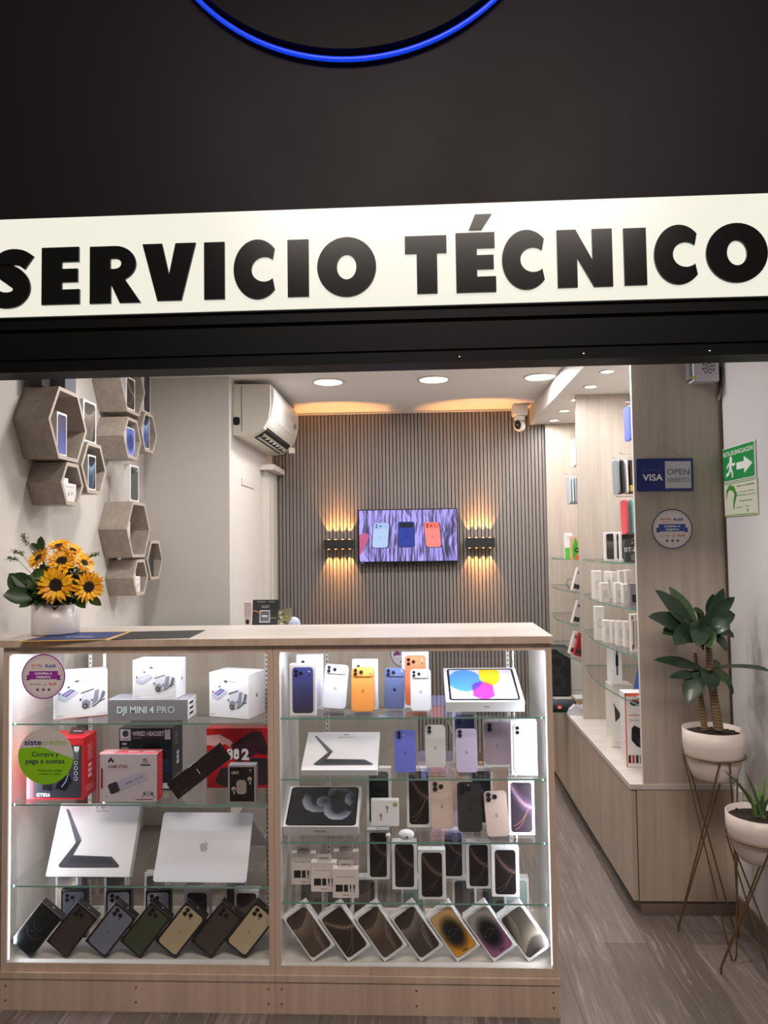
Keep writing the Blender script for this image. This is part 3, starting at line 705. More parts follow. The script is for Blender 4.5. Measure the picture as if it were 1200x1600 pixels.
def stand(M, label, w=.05, dp=.05, hh=.04):
    mb = MB(); mb.box(-w/2, w/2, -.012, dp, 0, .003, ACRY); mb.box(-w/2, w/2, -.012, -.009, .003, .013, ACRY)
    mb.box(-w/2, w/2, .004, .007, .003, .012, ACRY); mb.box(-w/2+.006, w/2-.006, .030, .033, .003, hh, ACRY)
    return it(mb, 'display_stand', M, label, 'display stand', 'clear acrylic display stands')
def phone(M, label, w, h, col, style='bar', ring=None, group='phones standing on the glass shelves'):
    m = mat('phone_'+col, col, .28, coat=.3); mf = mat('frame_'+col, dk(col, .8), .25, .6)
    mb = MB(); r_ = w*.17
    mb.prism(rr(-w/2, 0, w/2, h, r_, 6), .0, .008, m, False, mf)
    mb.poly(rr(-w/2+.0015, .0015, w/2-.0015, h-.0015, r_, 6), m, .0003)
    o = it(mb, 'smartphone', M, label, 'phone', group)
    mb = MB()
    if style == 'bar':
        mb.prism(rr(-w*.46, h*.79, w*.46, h*.985, w*.14, 6), -.0028, 0, mat('plateau_'+col, dk(col, 1.05), .3), False, mf)
        ls = [(-.33, .925), (-.33, .845), (-.08, .885)]
        mb.ell(.33*w, .93*h, .03*w, .03*w, K('fff8e8'), .003, 10); mb.ell(.33*w, .84*h, .03*w, .03*w, K('30252a'), .003, 10)
        rl = .085
        mb.line([(-w*.44, h*.765), (w*.44, h*.765)], .0007, K(dk(col, .86)), .0004); mb.line([(-w*.44, h*.765), (-w*.44, h*.03), (w*.44, h*.03), (w*.44, h*.765)], .0005, K(dk(col, .9)), .0004)
    elif style == 'tri':
        mb.prism(rr(-w*.45, h*.75, w*.12, h*.97, w*.14, 6), -.0016, 0, m, False, mf); ls = [(-.30, .92), (-.30, .82), (-.03, .87)]; rl = .115
        mb.ell(-.03*w, .935*h, .03*w, .03*w, K('f0f0e8'), .0018, 10)
    else:
        mb.prism(rr(-w*.45, h*.79, -w*.13, h*.98, w*.14, 6), -.0016, 0, m, False, mf); ls = [(-.29, .93), (-.29, .845)]; rl = .10
        mb.ell(-.04*w, .885*h, .025*w, .025*w, K('e8e8e8'), .0004, 10)
    cb = mb.build('camera_bump', o); 
    base = .0028 if style == 'bar' else .0016
    for a, b_ in ls:
        l_ = MB(); l_.prism(arc(a*w, b_*h, rl*w, 0, 340, 17), -base-.002, -base, K(ring or dk(col, .55), .3)); l_.ell(a*w, b_*h, rl*w*.75, rl*w*.75, mat('lens_glass', '0a0a10', .08), base+.0022, 16)
        l_.ell(a*w-.001, b_*h+.001, rl*w*.2, rl*w*.2, K('5a6a90', .1), base+.0024, 8)
        l_.build('lens', cb)
    l_ = MB(); apple(l_, 0, h*.46, w*.085, K(dk(col, .82) if style == 'two' or style == 'tri' or col in ('f5a052', 'e9eaf4', 'eceef8') else '1c2030', .2), .0006); l_.build('logo', o)
    return o

# --- left cabinet, top glass shelf: drone boxes
def drone_art(mb, w, h, screen, title):
    g1, g2, g3 = K('d9d9e4'), K('8d8d98'), K('3a3a40')
    X = lambda u: u*w; Z = lambda v: v*h
    mb.poly([(X(.07), Z(.50)), (X(.12), Z(.56)), (X(.30), Z(.66)), (X(.44), Z(.62)), (X(.46), Z(.56)), (X(.26), Z(.40)), (X(.20), Z(.38)), (X(.08), Z(.44))], K('c4c6d6'), .0006)
    mb.poly([(X(.08), Z(.52)), (X(.30), Z(.665)), (X(.45), Z(.625)), (X(.22), Z(.45))], g1, .0008)
    if screen:
        mb.poly([(X(.13), Z(.525)), (X(.30), Z(.645)), (X(.40), Z(.615)), (X(.23), Z(.48))], K('4a68b0', .2), .001); mb.poly([(X(.17), Z(.525)), (X(.32), Z(.62)), (X(.35), Z(.61)), (X(.21), Z(.505))], K('d89ab8'), .0011)
    else:
        for k in range(4): mb.ell(X(.17+.06*k), Z(.54+.025*k), w*.012, w*.009, g3, .001, 8)
    for (a, b_) in ((.10, .57), (.27, .70)): mb.ell(X(a), Z(b_), w*.025, w*.014, g3, .001, 10); mb.line([(X(a), Z(b_-.04)), (X(a), Z(b_))], w*.012, g3, .001)
    mb.poly([(X(.50), Z(.44)), (X(.56), Z(.52)), (X(.72), Z(.60)), (X(.90), Z(.58)), (X(.97), Z(.46)), (X(.80), Z(.30)), (X(.66), Z(.20)), (X(.56), Z(.26))], g1, .0006)
    mb.poly([(X(.76), Z(.58)), (X(.84), Z(.61)), (X(.82), Z(.34)), (X(.70), Z(.24))], g2, .0008); mb.poly([(X(.90), Z(.57)), (X(.96), Z(.54)), (X(.93), Z(.42)), (X(.80), Z(.28)), (X(.86), Z(.40))], K('6a6a74'), .0008)
    mb.line([(X(.50), Z(.54)), (X(.60), Z(.575)), (X(.74), Z(.62))], h*.022, g3, .001); mb.line([(X(.72), Z(.22)), (X(.86), Z(.34)), (X(.95), Z(.38))], h*.022, g3, .001)
    mb.poly([(X(.52), Z(.36)), (X(.60), Z(.40)), (X(.68), Z(.34)), (X(.66), Z(.21)), (X(.56), Z(.18)), (X(.51), Z(.25))], g2, .001)
    mb.ell(X(.58), Z(.25), w*.05, w*.055, g3, .0012, 14); mb.ell(X(.575), Z(.25), w*.025, w*.028, K('9a8a84'), .0014, 10); mb.ell(X(.49), Z(.40), w*.02, w*.022, g3, .0012, 10); mb.ell(X(.70), Z(.37), w*.018, w*.02, g3, .0012, 10)
    mb.text('dji', X(.42), Z(.80), h*.045, g3, 'c', .04, w=w*.09, d=.0008); mb.text(title, X(.60), Z(.80), h*.035, g2, 'c', 0, w=w*.22, d=.0008)
    mb.line([(X(.04), Z(.075)), (X(.18), Z(.075))], h*.006, g2); mb.line([(X(.04), Z(.055)), (X(.14), Z(.055))], h*.006, g2); mb.line([(X(.80), Z(.06)), (X(.95), Z(.06))], h*.006, K('b8b8bc'))
def oriented(pl, pr, z, Yl=None, Yr=None):  # lower-left / lower-right pixels of a front face on plane z -> M, width
    a = at(*pl, Z=z) if Yl is None else at(*pl, Y=Yl); c = at(*pr, Z=z) if Yr is None else at(*pr, Y=Yr)
    a.z = c.z = z; d_ = c-a
    return TR(a.x, a.y, z, math.atan2(d_.y, d_.x)), d_.length, a, c
def corner_box(name, pl, pr, z, pt, dp, m, Yl=None, Yr=None, side=None, top=None):
    M, w, a, c = oriented(pl, pr, z, Yl, Yr)
    h = at(pt[0], pt[1], Y=(a.y+c.y)/2).z-z
    mb = MB(); mb.bbox(0, w, 0, dp, 0, h, m, .001)
    if side: mb.T = face(Matrix.Identity(4), (0, 1, 0), (0, 0, 1), (w, 0, 0)); mb.rect(.001, .001, dp-.001, h-.001, side); mb.T = Matrix.Identity(4)
    if top: mb.T = face(Matrix.Identity(4), (1, 0, 0), (0, 1, 0), (0, 0, h)); mb.rect(.001, .001, w-.001, dp-.001, top); mb.T = Matrix.Identity(4)
    return mb, M, w, h
z = ZL[0]
mb, M, w, h = corner_box('b', (84, 1126), (168, 1115), z, (130, 1051), .10, WHITEBOX, 2.385, 2.455)
drone_art(mb, w, h, True, 'MINI 3 PRO'); mb.line([(0, h*.012), (w, h*.012)], h*.012, K('c77a72')); it(mb, 'drone_box', M, 'white drone box turned right, beside the round purple sticker', 'drone box', 'drone boxes on the top shelf')
mb, M, w, h = corner_box('b', (168, 1126), (293, 1124), z, (230, 1093), .095, mat('grey_card', '8d8b90', .4), 2.375, 2.375, side=WHITEBOX)
GB = h
mb.text('DJI MINI 4', w*.12, h*.36, h*.33, K('e6fbff'), 'l', .02, w=w*.46); mb.text('PRO', w*.62, h*.36, h*.33, K('d4eaf2'), 'l', 0, w=w*.22); mb.line([(w*.80, 0), (w*.80, h)], .0005, K('6d6b70'))
mb.T = face(Matrix.Identity(4), (0, 1, 0), (0, 0, 1), (w, 0, 0))
for k in range(3): mb.rect(.02, h*(.2+.25*k), .06, h*(.3+.25*k), K('6c6a70'))
mb.T = Matrix.Identity(4)
it(mb, 'drone_box', M, 'flat grey drone box lying on the top shelf with blue-white lettering', 'drone box', 'drone boxes on the top shelf')
mb, M, w, h = corner_box('b', (207, 1088), (276, 1089), z+GB+.0006, (240, 1032), .085, WHITEBOX, 2.385, 2.379)
drone_art(mb, w, h, False, 'MINI 2 PRO'); mb.T = face(Matrix.Identity(4), (0, 1, 0), (0, 0, 1), (w, 0, 0)); mb.text('dji', .045, h*.45, h*.07, K('606068'), bold=.04)
it(mb, 'drone_box', M, 'white drone box standing on the flat grey box', 'drone box', 'drone boxes on the top shelf')
mb, M, w, h = corner_box('b', (327, 1116), (389, 1122), z, (358, 1052), .105, WHITEBOX, 2.43, 2.385)
drone_art(mb, w, h, True, 'MINI 3'); mb.T = face(Matrix.Identity(4), (0, 1, 0), (0, 0, 1), (w, 0, 0)); mb.text('dji', .05, h*.45, h*.07, K('606068'), bold=.04)
it(mb, 'drone_box', M, 'white drone box showing its right side next to the middle frame', 'drone box', 'drone boxes on the top shelf')

# --- left cabinet, second shelf: game and audio boxes
z = ZL[1]; RED = mat('red_card', 'd4232e', .35)
mb, M, w, h = corner_box('b', (41, 1247), (130, 1246), z, (90, 1153), .10, RED, 2.385, 2.385)
mb.rect(w*.12, h*.03, w*.97, h*.88, K('3b3842', .3)); mb.rect(w*.12, h*.62, w*.8, h*.88, K('54404e'), .0006)
mb.text('GT826', w*.18, h*.05, h*.055, K('f0f0f4'), 'l', .03, w=w*.24, d=.0008); mb.poly([(w*.5, h*.18), (w*.68, h*.14), (w*.8, h*.3), (w*.72, h*.44), (w*.6, h*.34)], K('15151c', .2), .0008); mb.poly([(w*.28, h*.16), (w*.46, h*.14), (w*.44, h*.28), (w*.3, h*.3)], K('1d1d26', .2), .0008)
mb.line([(w*.62, h*.2), (w*.7, h*.3), (w*.74, h*.42)], .003, K('9aa4d8'), .001)
for k in range(4): mb.ring(w*.87, h*(.34+.085*k), w*.025, w*.034, K('d8d8e0'), .0009, 14)
for k in range(5): mb.line([(w*.82, h*(.66+.03*k)), (w*.92, h*(.66+.03*k))], .0012, K('b8b0c0'), .0009)
mb.poly([(w*.83, h*.86), (w*.93, h*.86), (w*.92, h*.79), (w*.88, h*.76), (w*.84, h*.79)], K('e8e8ee'), .0009)
mb.line([(w*.2, h*.94), (w*.5, h*.94)], h*.02, K('f6e0e0'))
mb.T = face(Matrix.Identity(4), (0, 1, 0), (0, 0, 1), (w, 0, 0))
for k in range(6): mb.rect(.03, h*(.82-.045*k), .03+.03+.004*(k % 3), h*(.84-.045*k), K('f29aa0'))
for k in range(3): mb.rect(.035, h*(.30+.085*k), .06, h*(.36+.085*k), K('f6c8ca'))
for k in range(3): mb.rect(.02, h*(.10+.035*k), .075, h*(.115+.035*k), K('f09aa0'))
mb.T = Matrix.Identity(4)
o = it(mb, 'gaming_headset_box', M, 'red and black gaming headset box behind the round green sticker', 'headset box', 'game accessory boxes on the second shelf')
mb = MB(); mb.prism([(w*.62, h), (w*.86, h), (w*.93, h+.02), (w*.66, h+.022)], .05, .052, K('4a4446')); mb.line([(w*.70, h+.010), (w*.86, h+.010)], .003, K('d8d0d0'), -.0495); mb.build('hang_tab', o)
mb, M, w, h = corner_box('b', (186, 1240), (269, 1239), z, (228, 1138), .11, mat('black_blue_card', '1d2530', .3), 2.475, 2.475)
mb.rect(w*.02, h*.80, w*.22, h*.985, WHITEBOX); mb.ell(w*.12, h*.915, w*.06, w*.06, K('3a4048'), .0006, 18); mb.line([(w*.05, h*.83), (w*.19, h*.83)], .002, K('8a9098'), .0006)
mb.text('WIRED HEADSET', w*.25, h*.88, h*.075, K('eef2f4'), 'l', .03, w=w*.6); mb.rect(w*.26, h*.83, w*.42, h*.855, K('5a6874')); mb.rect(w*.86, h*.82, w*.97, h*.95, K('e4e8ea')); mb.ell(w*.885, h*.965, w*.03, w*.02, K('e4e8ea')); mb.ell(w*.945, h*.965, w*.03, w*.02, K('e4e8ea'))
mb.ring(w*.62, h*.42, w*.22, w*.30, K('0c0f16', .2), .0006, 30, 0, 180, 1.2); mb.ell(w*.36, h*.40, w*.08, w*.13, K('20324a', .2), .0008); mb.ell(w*.88, h*.40, w*.08, w*.13, K('20324a', .2), .0008)
mb.ell(w*.10, h*.75, w*.05, w*.02, K('d8dcde')); mb.text('GT81', w*.04, h*.66, h*.04, K('d8dcde'), 'l', .02); mb.rect(w*.82, h*.03, w*.94, h*.12, K('c8ccd0')); 
mb.T = face(Matrix.Identity(4), (0, 1, 0), (0, 0, 1), (w, 0, 0))
for k in range(6): mb.rect(.03, h*(.90-.04*k), .05+.006*(k % 3), h*(.915-.04*k), K('a8b0b4'))
for k in range(3): mb.rect(.045, h*(.36+.075*k), .07, h*(.42+.075*k), K('dde2e4'))
mb.rect(.012, h*.05, .09, h*.2, K('706a74'))
it(mb, 'headset_box', M, 'tall black headset box behind the game stick box', 'headset box', 'game accessory boxes on the second shelf')
mb, M, w, h = corner_box('b', (153, 1253), (245, 1253), z, (200, 1178), .055, mat('pale_lilac_card', 'c9bcc2', .35), 2.365, 2.365, side=RED, top=mat('red_light_card', 'e06a74', .35))
mb.rect(0, 0, w*.03, h, K('c03a48')); mb.rect(w*.05, h*.28, w*.085, h*.70, K('7a1c30'), .0006)
mb.poly([(w*.18, h*.86), (w*.22, h*.94), (w*.26, h*.86)], K('101014'), .0008); mb.ell(w*.19, h*.85, w*.02, w*.02, K('101014'), .0008); mb.ell(w*.25, h*.85, w*.02, w*.02, K('101014'), .0008)
mb.text('GAME STICK', w*.17, h*.71, h*.06, K('8a3a4a'), 'l', .03, w=w*.34); mb.line([(w*.17, h*.68), (w*.5, h*.68)], .0006, K('8a6a74'))
mb.text('4K', w*.80, h*.85, h*.06, K('5a3a44'), 'c', .02); mb.rect(w*.75, h*.82, w*.86, h*.835, K('8a3a44')); mb.poly(rr(w*.72, h*.75, w*.89, h*.79, h*.02, 3), K('4a5450'))
ca, sa = math.cos(.36), math.sin(.36)
def rot(pts, cx, cz_): return [(cx+x*ca-y_*sa, cz_+x*sa+y_*ca) for x, y_ in pts]
mb.poly(rot(rr(-w*.30, -h*.10, w*.34, h*.10, h*.03, 3), w*.5, h*.40), K('b4aac0'), .0006); mb.poly(rot(rr(-w*.33, -h*.11, -w*.16, h*.11, h*.04, 3), w*.5, h*.40), K('3c3436', .25), .0008)
for k, ch in enumerate('GAME STICK'): mb.text(ch, *rot([(w*(-.02+.032*k), -h*.02)], w*.5, h*.40)[0], h*.035, K('4a4458'), 'c', .02, d=.001)
mb.poly([(w*.73, h*.06), (w*.78, h*.22), (w*.94, h*.22), (w*.97, h*.06), (w*.91, h*.12), (w*.80, h*.12)], K('a89ca4'), .0006); mb.ell(w*.79, h*.17, w*.018, w*.018, K('201c20'), .0008, 10); mb.ell(w*.92, h*.17, w*.018, w*.018, K('201c20'), .0008, 10); mb.line([(w*.64, h*.05), (w*.94, h*.05)], h*.014, K('8a2a3a'), .0009); mb.text('M12', w*.15, h*.10, h*.025, K('8a5a64'), 'c')
mb.T = face(Matrix.Identity(4), (1, 0, 0), (0, 1, 0), (0, 0, h))
for k in range(12): mb.line([(w*(.02+.02*k), .004), (w*(.06+.02*k), .05)], .0018, K('f4e4e4'), .0007)
mb.rect(w*.46, .02, w*.66, .032, K('f8dada'), .0008); mb.rect(w*.72, .02, w*.95, .032, K('f8dada'), .0008)
mb.T = face(Matrix.Identity(4), (0, 1, 0), (0, 0, 1), (w, 0, 0))
for k in range(8): mb.rect(.02, h*(.12+.1*k), .035, h*(.15+.1*k), K('f08a90'), .0007)
it(mb, 'game_stick_box', M, 'lilac and red box picturing a game stick and gamepad', 'game box', 'game accessory boxes on the second shelf')
# red console box at the right
w = XM-.022-at(323, 1200, Y=2.50).x; M = TR(at(323, 1200, Y=2.50).x, 2.50, z); h = hof(370, 1138, 2.50, z); mb = MB(); mb.bbox(0, w, 0, .09, 0, h, mat('bright_red_card', 'cf1c28', .3), .001)
mb.poly([(0, h*.88), (w*.18, h*.90), (w*.34, h*.80), (w*.40, h*.70), (w*.36, h*.67), (w*.26, h*.74), (w*.16, h*.70), (0, h*.72)], K('e0aca8'), .0008); mb.line([(w*.20, h*.80), (w*.30, h*.74), (w*.37, h*.68)], .0016, K('b87a78'), .001)
mb.poly([(w*.12, h*.10), (w*.20, h*.34), (w*.52, h*.36), (w*.52, h*.02), (w*.24, h*.02)], K('3a3034', .3), .0007)
mb.poly([(w*.34, h*.72), (w*.66, h*.95), (w*.78, h*.94), (w*.88, h*.66), (w*.84, h*.55), (w*.72, h*.58), (w*.46, h*.40), (w*.38, h*.52)], K('3c2830', .25), .0009); mb.poly([(w*.40, h*.70), (w*.66, h*.90), (w*.76, h*.62), (w*.50, h*.46)], K('4a2838', .2), .0011)
mb.poly(rr(w*.60, h*.05, w*.86, h*.50, .01, 4), K('38343a', .3), .0007)
mb.poly(rr(w*.29, h*.48, w*.37, h*.66, .008, 4), K('f4f0f4'), .0013); mb.poly(rr(w*.385, h*.48, w*.46, h*.66, .008, 4), K('f4f0f4'), .0013); mb.ell(w*.33, h*.61, w*.014, w*.014, K('4a2838'), .0015, 10); mb.ell(w*.425, h*.55, w*.014, w*.014, K('4a2838'), .0015, 10)
mb.text('2', w*.55, h*.48, h*.18, K('f4f0f4'), 'c', .05, d=.0013)
it(mb, 'game_console_box', M, 'bright red game console box with a white 2 at the back of the shelf', 'console box', 'game accessory boxes on the second shelf')
# slim dark box leaning on the console box
p = at(278, 1253, Y=2.385); s_ = FPX/2.385; Lg = math.hypot(82, 62)/s_; Sh = math.hypot(16, 25)/s_; an = math.atan2(62, 82)
mb = MB(); mb.bbox(0, Lg, 0, .022, 0, Sh, mat('dark_brown_gloss', '241a1a', .15, coat=.4), .001); mb.line([(Lg*.25, Sh*.15), (Lg*.6, Sh*.85), (Lg*.9, Sh*.6)], .0006, K('5a2c20'), .0006); mb.line([(Lg*.2, Sh*.7), (Lg*.55, Sh*.2), (Lg*.8, Sh*.8)], .0006, K('5a2c20'), .0006); mb.rect(Lg*.50, Sh*.36, Lg*.515, Sh*.66, K('b8b0b0'), .0008); mb.text('GX200', Lg*.16, Sh*.1, Sh*.12, K('6a3a28'), 'c')
it(mb, 'slim_accessory_box', TR(p.x, 2.385, z, 0, 0, -an), 'slim dark brown box leaning diagonally against the red console box', 'accessory box')
x_, y_, w = spot_on(356.5, 400, 1253, z, 2.36); h = hof(378, 1195, y_, z); mb = MB(); mb.bbox(-w/2, w/2, 0, .03, 0, h, mat('clear_case_grey', '9a969a', .15), .001); mb.rect(-w*.44, h*.03, w*.44, h*.94, K('1f1718', .25)); mb.poly(rr(-w*.2, h*.22, w*.16, h*.60, w*.12, 5), K('9a8c88'), .0007)
for a, b_ in ((-.3, .36), (.28, .62)): mb.ell(a*w, b_*h, w*.08, w*.08, K('b4a8a4'), .0007, 12); mb.line([(a*w, b_*h), (a*w+.002, (b_-.14)*h)], w*.05, K('b4a8a4'), .0007)
mb.text('QKZ', -w*.38, h*.76, h*.07, K('c8b8b0'), 'l', .02); mb.line([(-w*.36, h*.88), (w*.1, h*.88)], .001, K('a89890')); mb.line([(-w*.36, h*.08), (w*.3, h*.08)], .001, K('8a7a74')); mb.text('Y', w*.3, h*.80, h*.09, K('a89890'), bold=.02)
it(mb, 'earbud_box', TR(x_, y_, z), 'small brown earbud box in a clear case in front of the red console box', 'earbud box')

# --- left cabinet, third shelf: tablet keyboard box, laptop
def laptop_pic(mb, w, h, x0, z0, s1, s2):
    m1, m2, m3 = K('4b4a52', .3), K('6a6a74', .3), K('2e2d33')
    X = lambda u: x0+u*s1; Z = lambda v: z0+v*s2
    mb.poly([(X(0), Z(.98)), (X(.04), Z(.97)), (X(.34), Z(.46)), (X(.26), Z(.42))], m2, .0006); mb.poly([(X(.26), Z(.42)), (X(.34), Z(.46)), (X(.22), Z(.12)), (X(.06), Z(.06))], m1, .0008)
    mb.poly([(X(.06), Z(.05)), (X(.22), Z(.22)), (X(.86), Z(.20)), (X(1.0), Z(.06)), (X(.98), Z(.03)), (X(.10), Z(.02))], m1, .001); mb.poly([(X(.24), Z(.20)), (X(.80), Z(.185)), (X(.9), Z(.09)), (X(.2), Z(.09))], m3, .0012)
def tilted_box(name, pb_l, pb_r, pt_l, pt_r, Yb, Yt, thick, m, fn, label, cat, lift=0, rim=None, group=None, r=0):
    a = at(*pb_l, Y=Yb); c = at(*pb_r, Y=Yb); d1 = at(*pt_l, Y=Yt); d2 = at(*pt_r, Y=Yt)
    lo = (a+c)/2; hi = (d1+d2)/2; w = ((c-a).length+(d2-d1).length)/2; up = hi-lo; up.x *= .35; h = up.length
    up.normalize(); right = Vector((1, 0, 0)); right = (right-up*right.dot(up)).normalized(); nin = up.cross(right)
    M = Matrix.Identity(4)
    for i in range(3): M[i][0] = right[i]; M[i][1] = nin[i]; M[i][2] = up[i]; M[i][3] = lo[i]+(.5*((lo+hi)/2-lo)[0]*0 if i else 0)
    mb = MB()
    if r: mb.prism(rr(-w/2, 0, w/2, h, r, 6), 0, thick, m)
    else: mb.bbox(-w/2, w/2, 0, thick, 0, h, m, .0008)
    fn(mb, w, h, thick)
    return it(mb, name, M, label, cat, group), M, w, h
def kb(mb, w, h, t_):
    laptop_pic(mb, w, h, -w*.42, h*.10, w*.78, h*.84); mb.text('iPad', .01, h*.93, h*.028, K('55555a'), 'c', .02); mb.text('Magic Keyboard', .01, h*.885, h*.022, K('85858a'), 'c'); apple(mb, -w*.035, h*.942, h*.012, K('55555a'))
z = ZL[2]
tilted_box('keyboard_box', (70, 1369), (203, 1371), (97, 1255), (220, 1256), 2.375, 2.475, .028, WHITEBOX, kb, 'white tablet keyboard box leaning back at the left of the third shelf', 'keyboard box')
stand(TR(*[at(150, 1376, Y=2.375).x, 2.40, z]), 'clear stand under the left keyboard box', .07, .06, .03)
def mbk(mb, w, h, t_): apple(mb, .0, h*.5, h*.075, K('b8b8c4', .2))
ALU = mat('silver_aluminium', 'ecebf2', .3, .08)
o, M, w, h = tilted_box('laptop', (238, 1379), (385, 1378), (257, 1270), (396, 1269), 2.375, 2.48, .006, ALU, mbk, 'silver laptop standing half open like a tent, lid facing out', 'laptop', r=.010)
T_ = M @ Vector((0, .0075, h-.004)); bx = .016; zz = z+.004
mb = MB(); V = [(T_.x-w/2+.012, T_.y, T_.z-.004), (T_.x+w/2-.008, T_.y, T_.z-.004), (T_.x+w/2+bx, YD-.045, zz), (T_.x-w/2+bx+.01, YD-.045, zz)]
V += [(a_, b__-.001, c_-.009 if i_ < 2 else c_-.001) for i_, (a_, b__, c_) in enumerate(V)]
mb.add(V, [(0, 1, 2, 3), (7, 6, 5, 4), (0, 4, 5, 1), (1, 5, 6, 2), (2, 6, 7, 3), (3, 7, 4, 0)], ALU)
bs = mb.build('keyboard_base'); bs.parent = o; bs.matrix_parent_inverse = M.inverted()

# --- left cabinet, floor: slanted boxes and rows behind
z = ZL[3]
def slant(px, py, lean, w, h, z, Y=2.352):
    p = at(px, py, Y=Y)
    return Matrix.Translation((p.x, Y, z+.0004)) @ Matrix.Rotation(lean, 4, 'Y')
cols = [('black box with dark rings, leftmost of the slanted dark boxes', 'rings', None), ('near-black box showing a graphite phone back, second slanted box from the left', 'back', '453a36'), ('dark box showing a blue-grey phone back, third of the slanted boxes', 'back', '7d808f'),
        ('dark box showing a green phone back', 'back', '454c36'), ('dark box showing a gold phone back, between the green and brown phones', 'back', 'c0ab8c'), ('dark box showing a dark brown phone back', 'back', '4a3f38'), ('dark box showing a gold phone back, next to the middle frame', 'back', 'c4ae90')]
for i, px in enumerate((47.6, 103.5, 164, 219, 274, 330, 383)):
    lab, kd, c = cols[i]; w, h = .0845, .160
    lean = math.radians(39)
    M = slant(px, 1507, lean, w, h, z, 2.352+.002*i) @ Matrix.Translation((-w/2, 0, 0))
    phone_box(M, lab, w, h, .030, kd, 'd', None, c, group='slanted dark phone boxes in the left cabinet', style='tri')
lw = ['leftmost', 'second from left', 'third from left', 'fourth from left', 'fifth from left']
for i, (a, b_) in enumerate(((84, 118), (159, 196), (223, 258), (285, 321), (349, 384))):
    x_, y_, w = spot_on(a, b_, 1450, z, 2.585)
    phone_box(TR(x_+.006, y_, z), 'white phone box at the back of the left cabinet floor, '+lw[i], .080, .166, .03, 'swoosh', 'w', [w_swoosh('5b4a44', 'd8c4b0', 'f0e0c8'), w_swoosh('3a3330', '6d5e56', '8d7e74'), w_swoosh('3c2c34', '6d5666', '8d7a88'), w_swoosh('46404a', 'a49ca0', 'c4bcc0'), w_streak('2a2230', '3c3444', '8a7a90')][i], group='back row of white boxes in the left cabinet')
md = [('dark grey box with a phone outline behind the second slanted box', 'd'), ('dark box with a silver phone behind the grey slanted box', 'd'), ('dark box with a pale phone behind the green slanted box', 'd'), ('white box with a black phone between the two rows', 'w'), ('white box with a dark brown screen behind the last slanted box', 'w')]
for i, (a, b_) in enumerate(((97, 132), (166, 204), (228, 266), (289, 327), (366, 405))):
    x_, y_, w = spot_on(a, b_, 1470, z, 2.475)
    if md[i][1] == 'd': phone_box(TR(x_, y_, z, .12), md[i][0], .082, .158, .034, 'back', 'd', None, ['50505c', 'a9a8b4', 'bcbcca'][i], group='middle row of phone boxes in the left cabinet', style='tri')
    else: phone_box(TR(x_, y_, z), md[i][0], .082, .160, .034, 'swoosh', 'w', w_lin('2e2c30', '3a3638') if i == 3 else w_swoosh('2c2220', '5c4a42', '7c6a60'), group='middle row of phone boxes in the left cabinet')

# --- round stickers on the left front glass and their relatives
def badge(name, M, R_, label, ring, ribbon, text):
    mb = MB(); n = 48; mb.prism(arc(0, 0, R_, 0, 360-360/n, n-1), -.0006, 0, mat('sticker_'+ring, 'e3d8d8', .4))
    mb.ring(0, 0, R_*.94, R_*.995, K(ring), .0009, 48)
    for k in range(44): a = 2*PI*k/44; mb.ell(R_*.86*math.cos(a), R_*.86*math.sin(a), R_*.018, R_*.018, K('4a3a50'), .0009, 6)
    mb.poly([(-R_*.8, -R_*.16), (-R_*.62, -R_*.16), (-R_*.62, R_*.06), (-R_*.8, R_*.06), (-R_*.74, -R_*.05)], K(dk(ribbon, .8)), .0008); mb.poly([(R_*.8, -R_*.16), (R_*.62, -R_*.16), (R_*.62, R_*.06), (R_*.8, R_*.06), (R_*.74, -R_*.05)], K(dk(ribbon, .8)), .0008)
    mb.rect(-R_*.66, -R_*.12, R_*.66, R_*.24, K(ribbon), .0010)
    mb.text('COMPRA A', 0, R_*.09, R_*.09, K('ffffff'), 'c', .03, w=R_*.8, d=.0013); mb.text('CRÉDITO', 0, -R_*.07, R_*.09, K('ffffff'), 'c', .03, w=R_*.66, d=.0013)
    mb.text('SU+ Pay', -R_*.30, R_*.44, R_*.11, K('d86040'), 'c', .02, w=R_*.5, d=.0011); mb.text('Addi', R_*.30, R_*.40, R_*.16, K('2c4aa0'), 'c', .02, w=R_*.5, d=.0011); mb.text('paga a plazos', -R_*.30, R_*.35, R_*.045, K('d87060'), 'c', w=R_*.44, d=.0011)
    mb.text('Banco de Bogotá', -R_*.36, -R_*.36, R_*.07, K('5a4a60'), 'c', w=R_*.5, d=.0011); mb.ring(R_*.06, -R_*.32, R_*.05, R_*.08, K('e09a40'), .0011, 12, 180, 400); mb.text('Sufi', R_*.42, -R_*.38, R_*.12, K('d84a50'), 'c', .02, w=R_*.34, d=.0011)
    for k in (-1, 0, 1):
        st = []
        for q in range(10): rr_ = R_*(.09 if q % 2 == 0 else .04); a = PI/2+q*PI/5; st.append((k*R_*.26+rr_*math.cos(a), -R_*.58+rr_*math.sin(a)))
        mb.poly(st, K('5a2040' if ribbon != '2b4f9e' else '24366a'), .0011)
    return it(mb, name, M, label, 'sticker', None)
p = at(68, 1057, Y=YC+.002); badge('round_sticker', TR(p.x, YC+.0024, p.z), 35.5*YC/FPX, 'round pink and purple credit sticker on the left cabinet glass', 'a03aa8', '9a2c9c', '')
p = at(632, 1021, Y=YD+.002); badge('round_sticker', TR(p.x, YD+.0008, p.z), 22*YD/FPX, 'round credit sticker on the rear glass, partly hidden by the burnt orange phone box', '5a3050', '7c2c70', '')
p = at(1050, 826.5, Y=2.95)
badge('round_sticker', TR(p.x, 2.9492, p.z), 31*2.95/FPX, 'round blue and white credit sticker on the wooden end panel', '3a3f68', '2b4f9e', '')
p = at(71, 1182, Y=YC); R_ = 44.5*YC/FPX
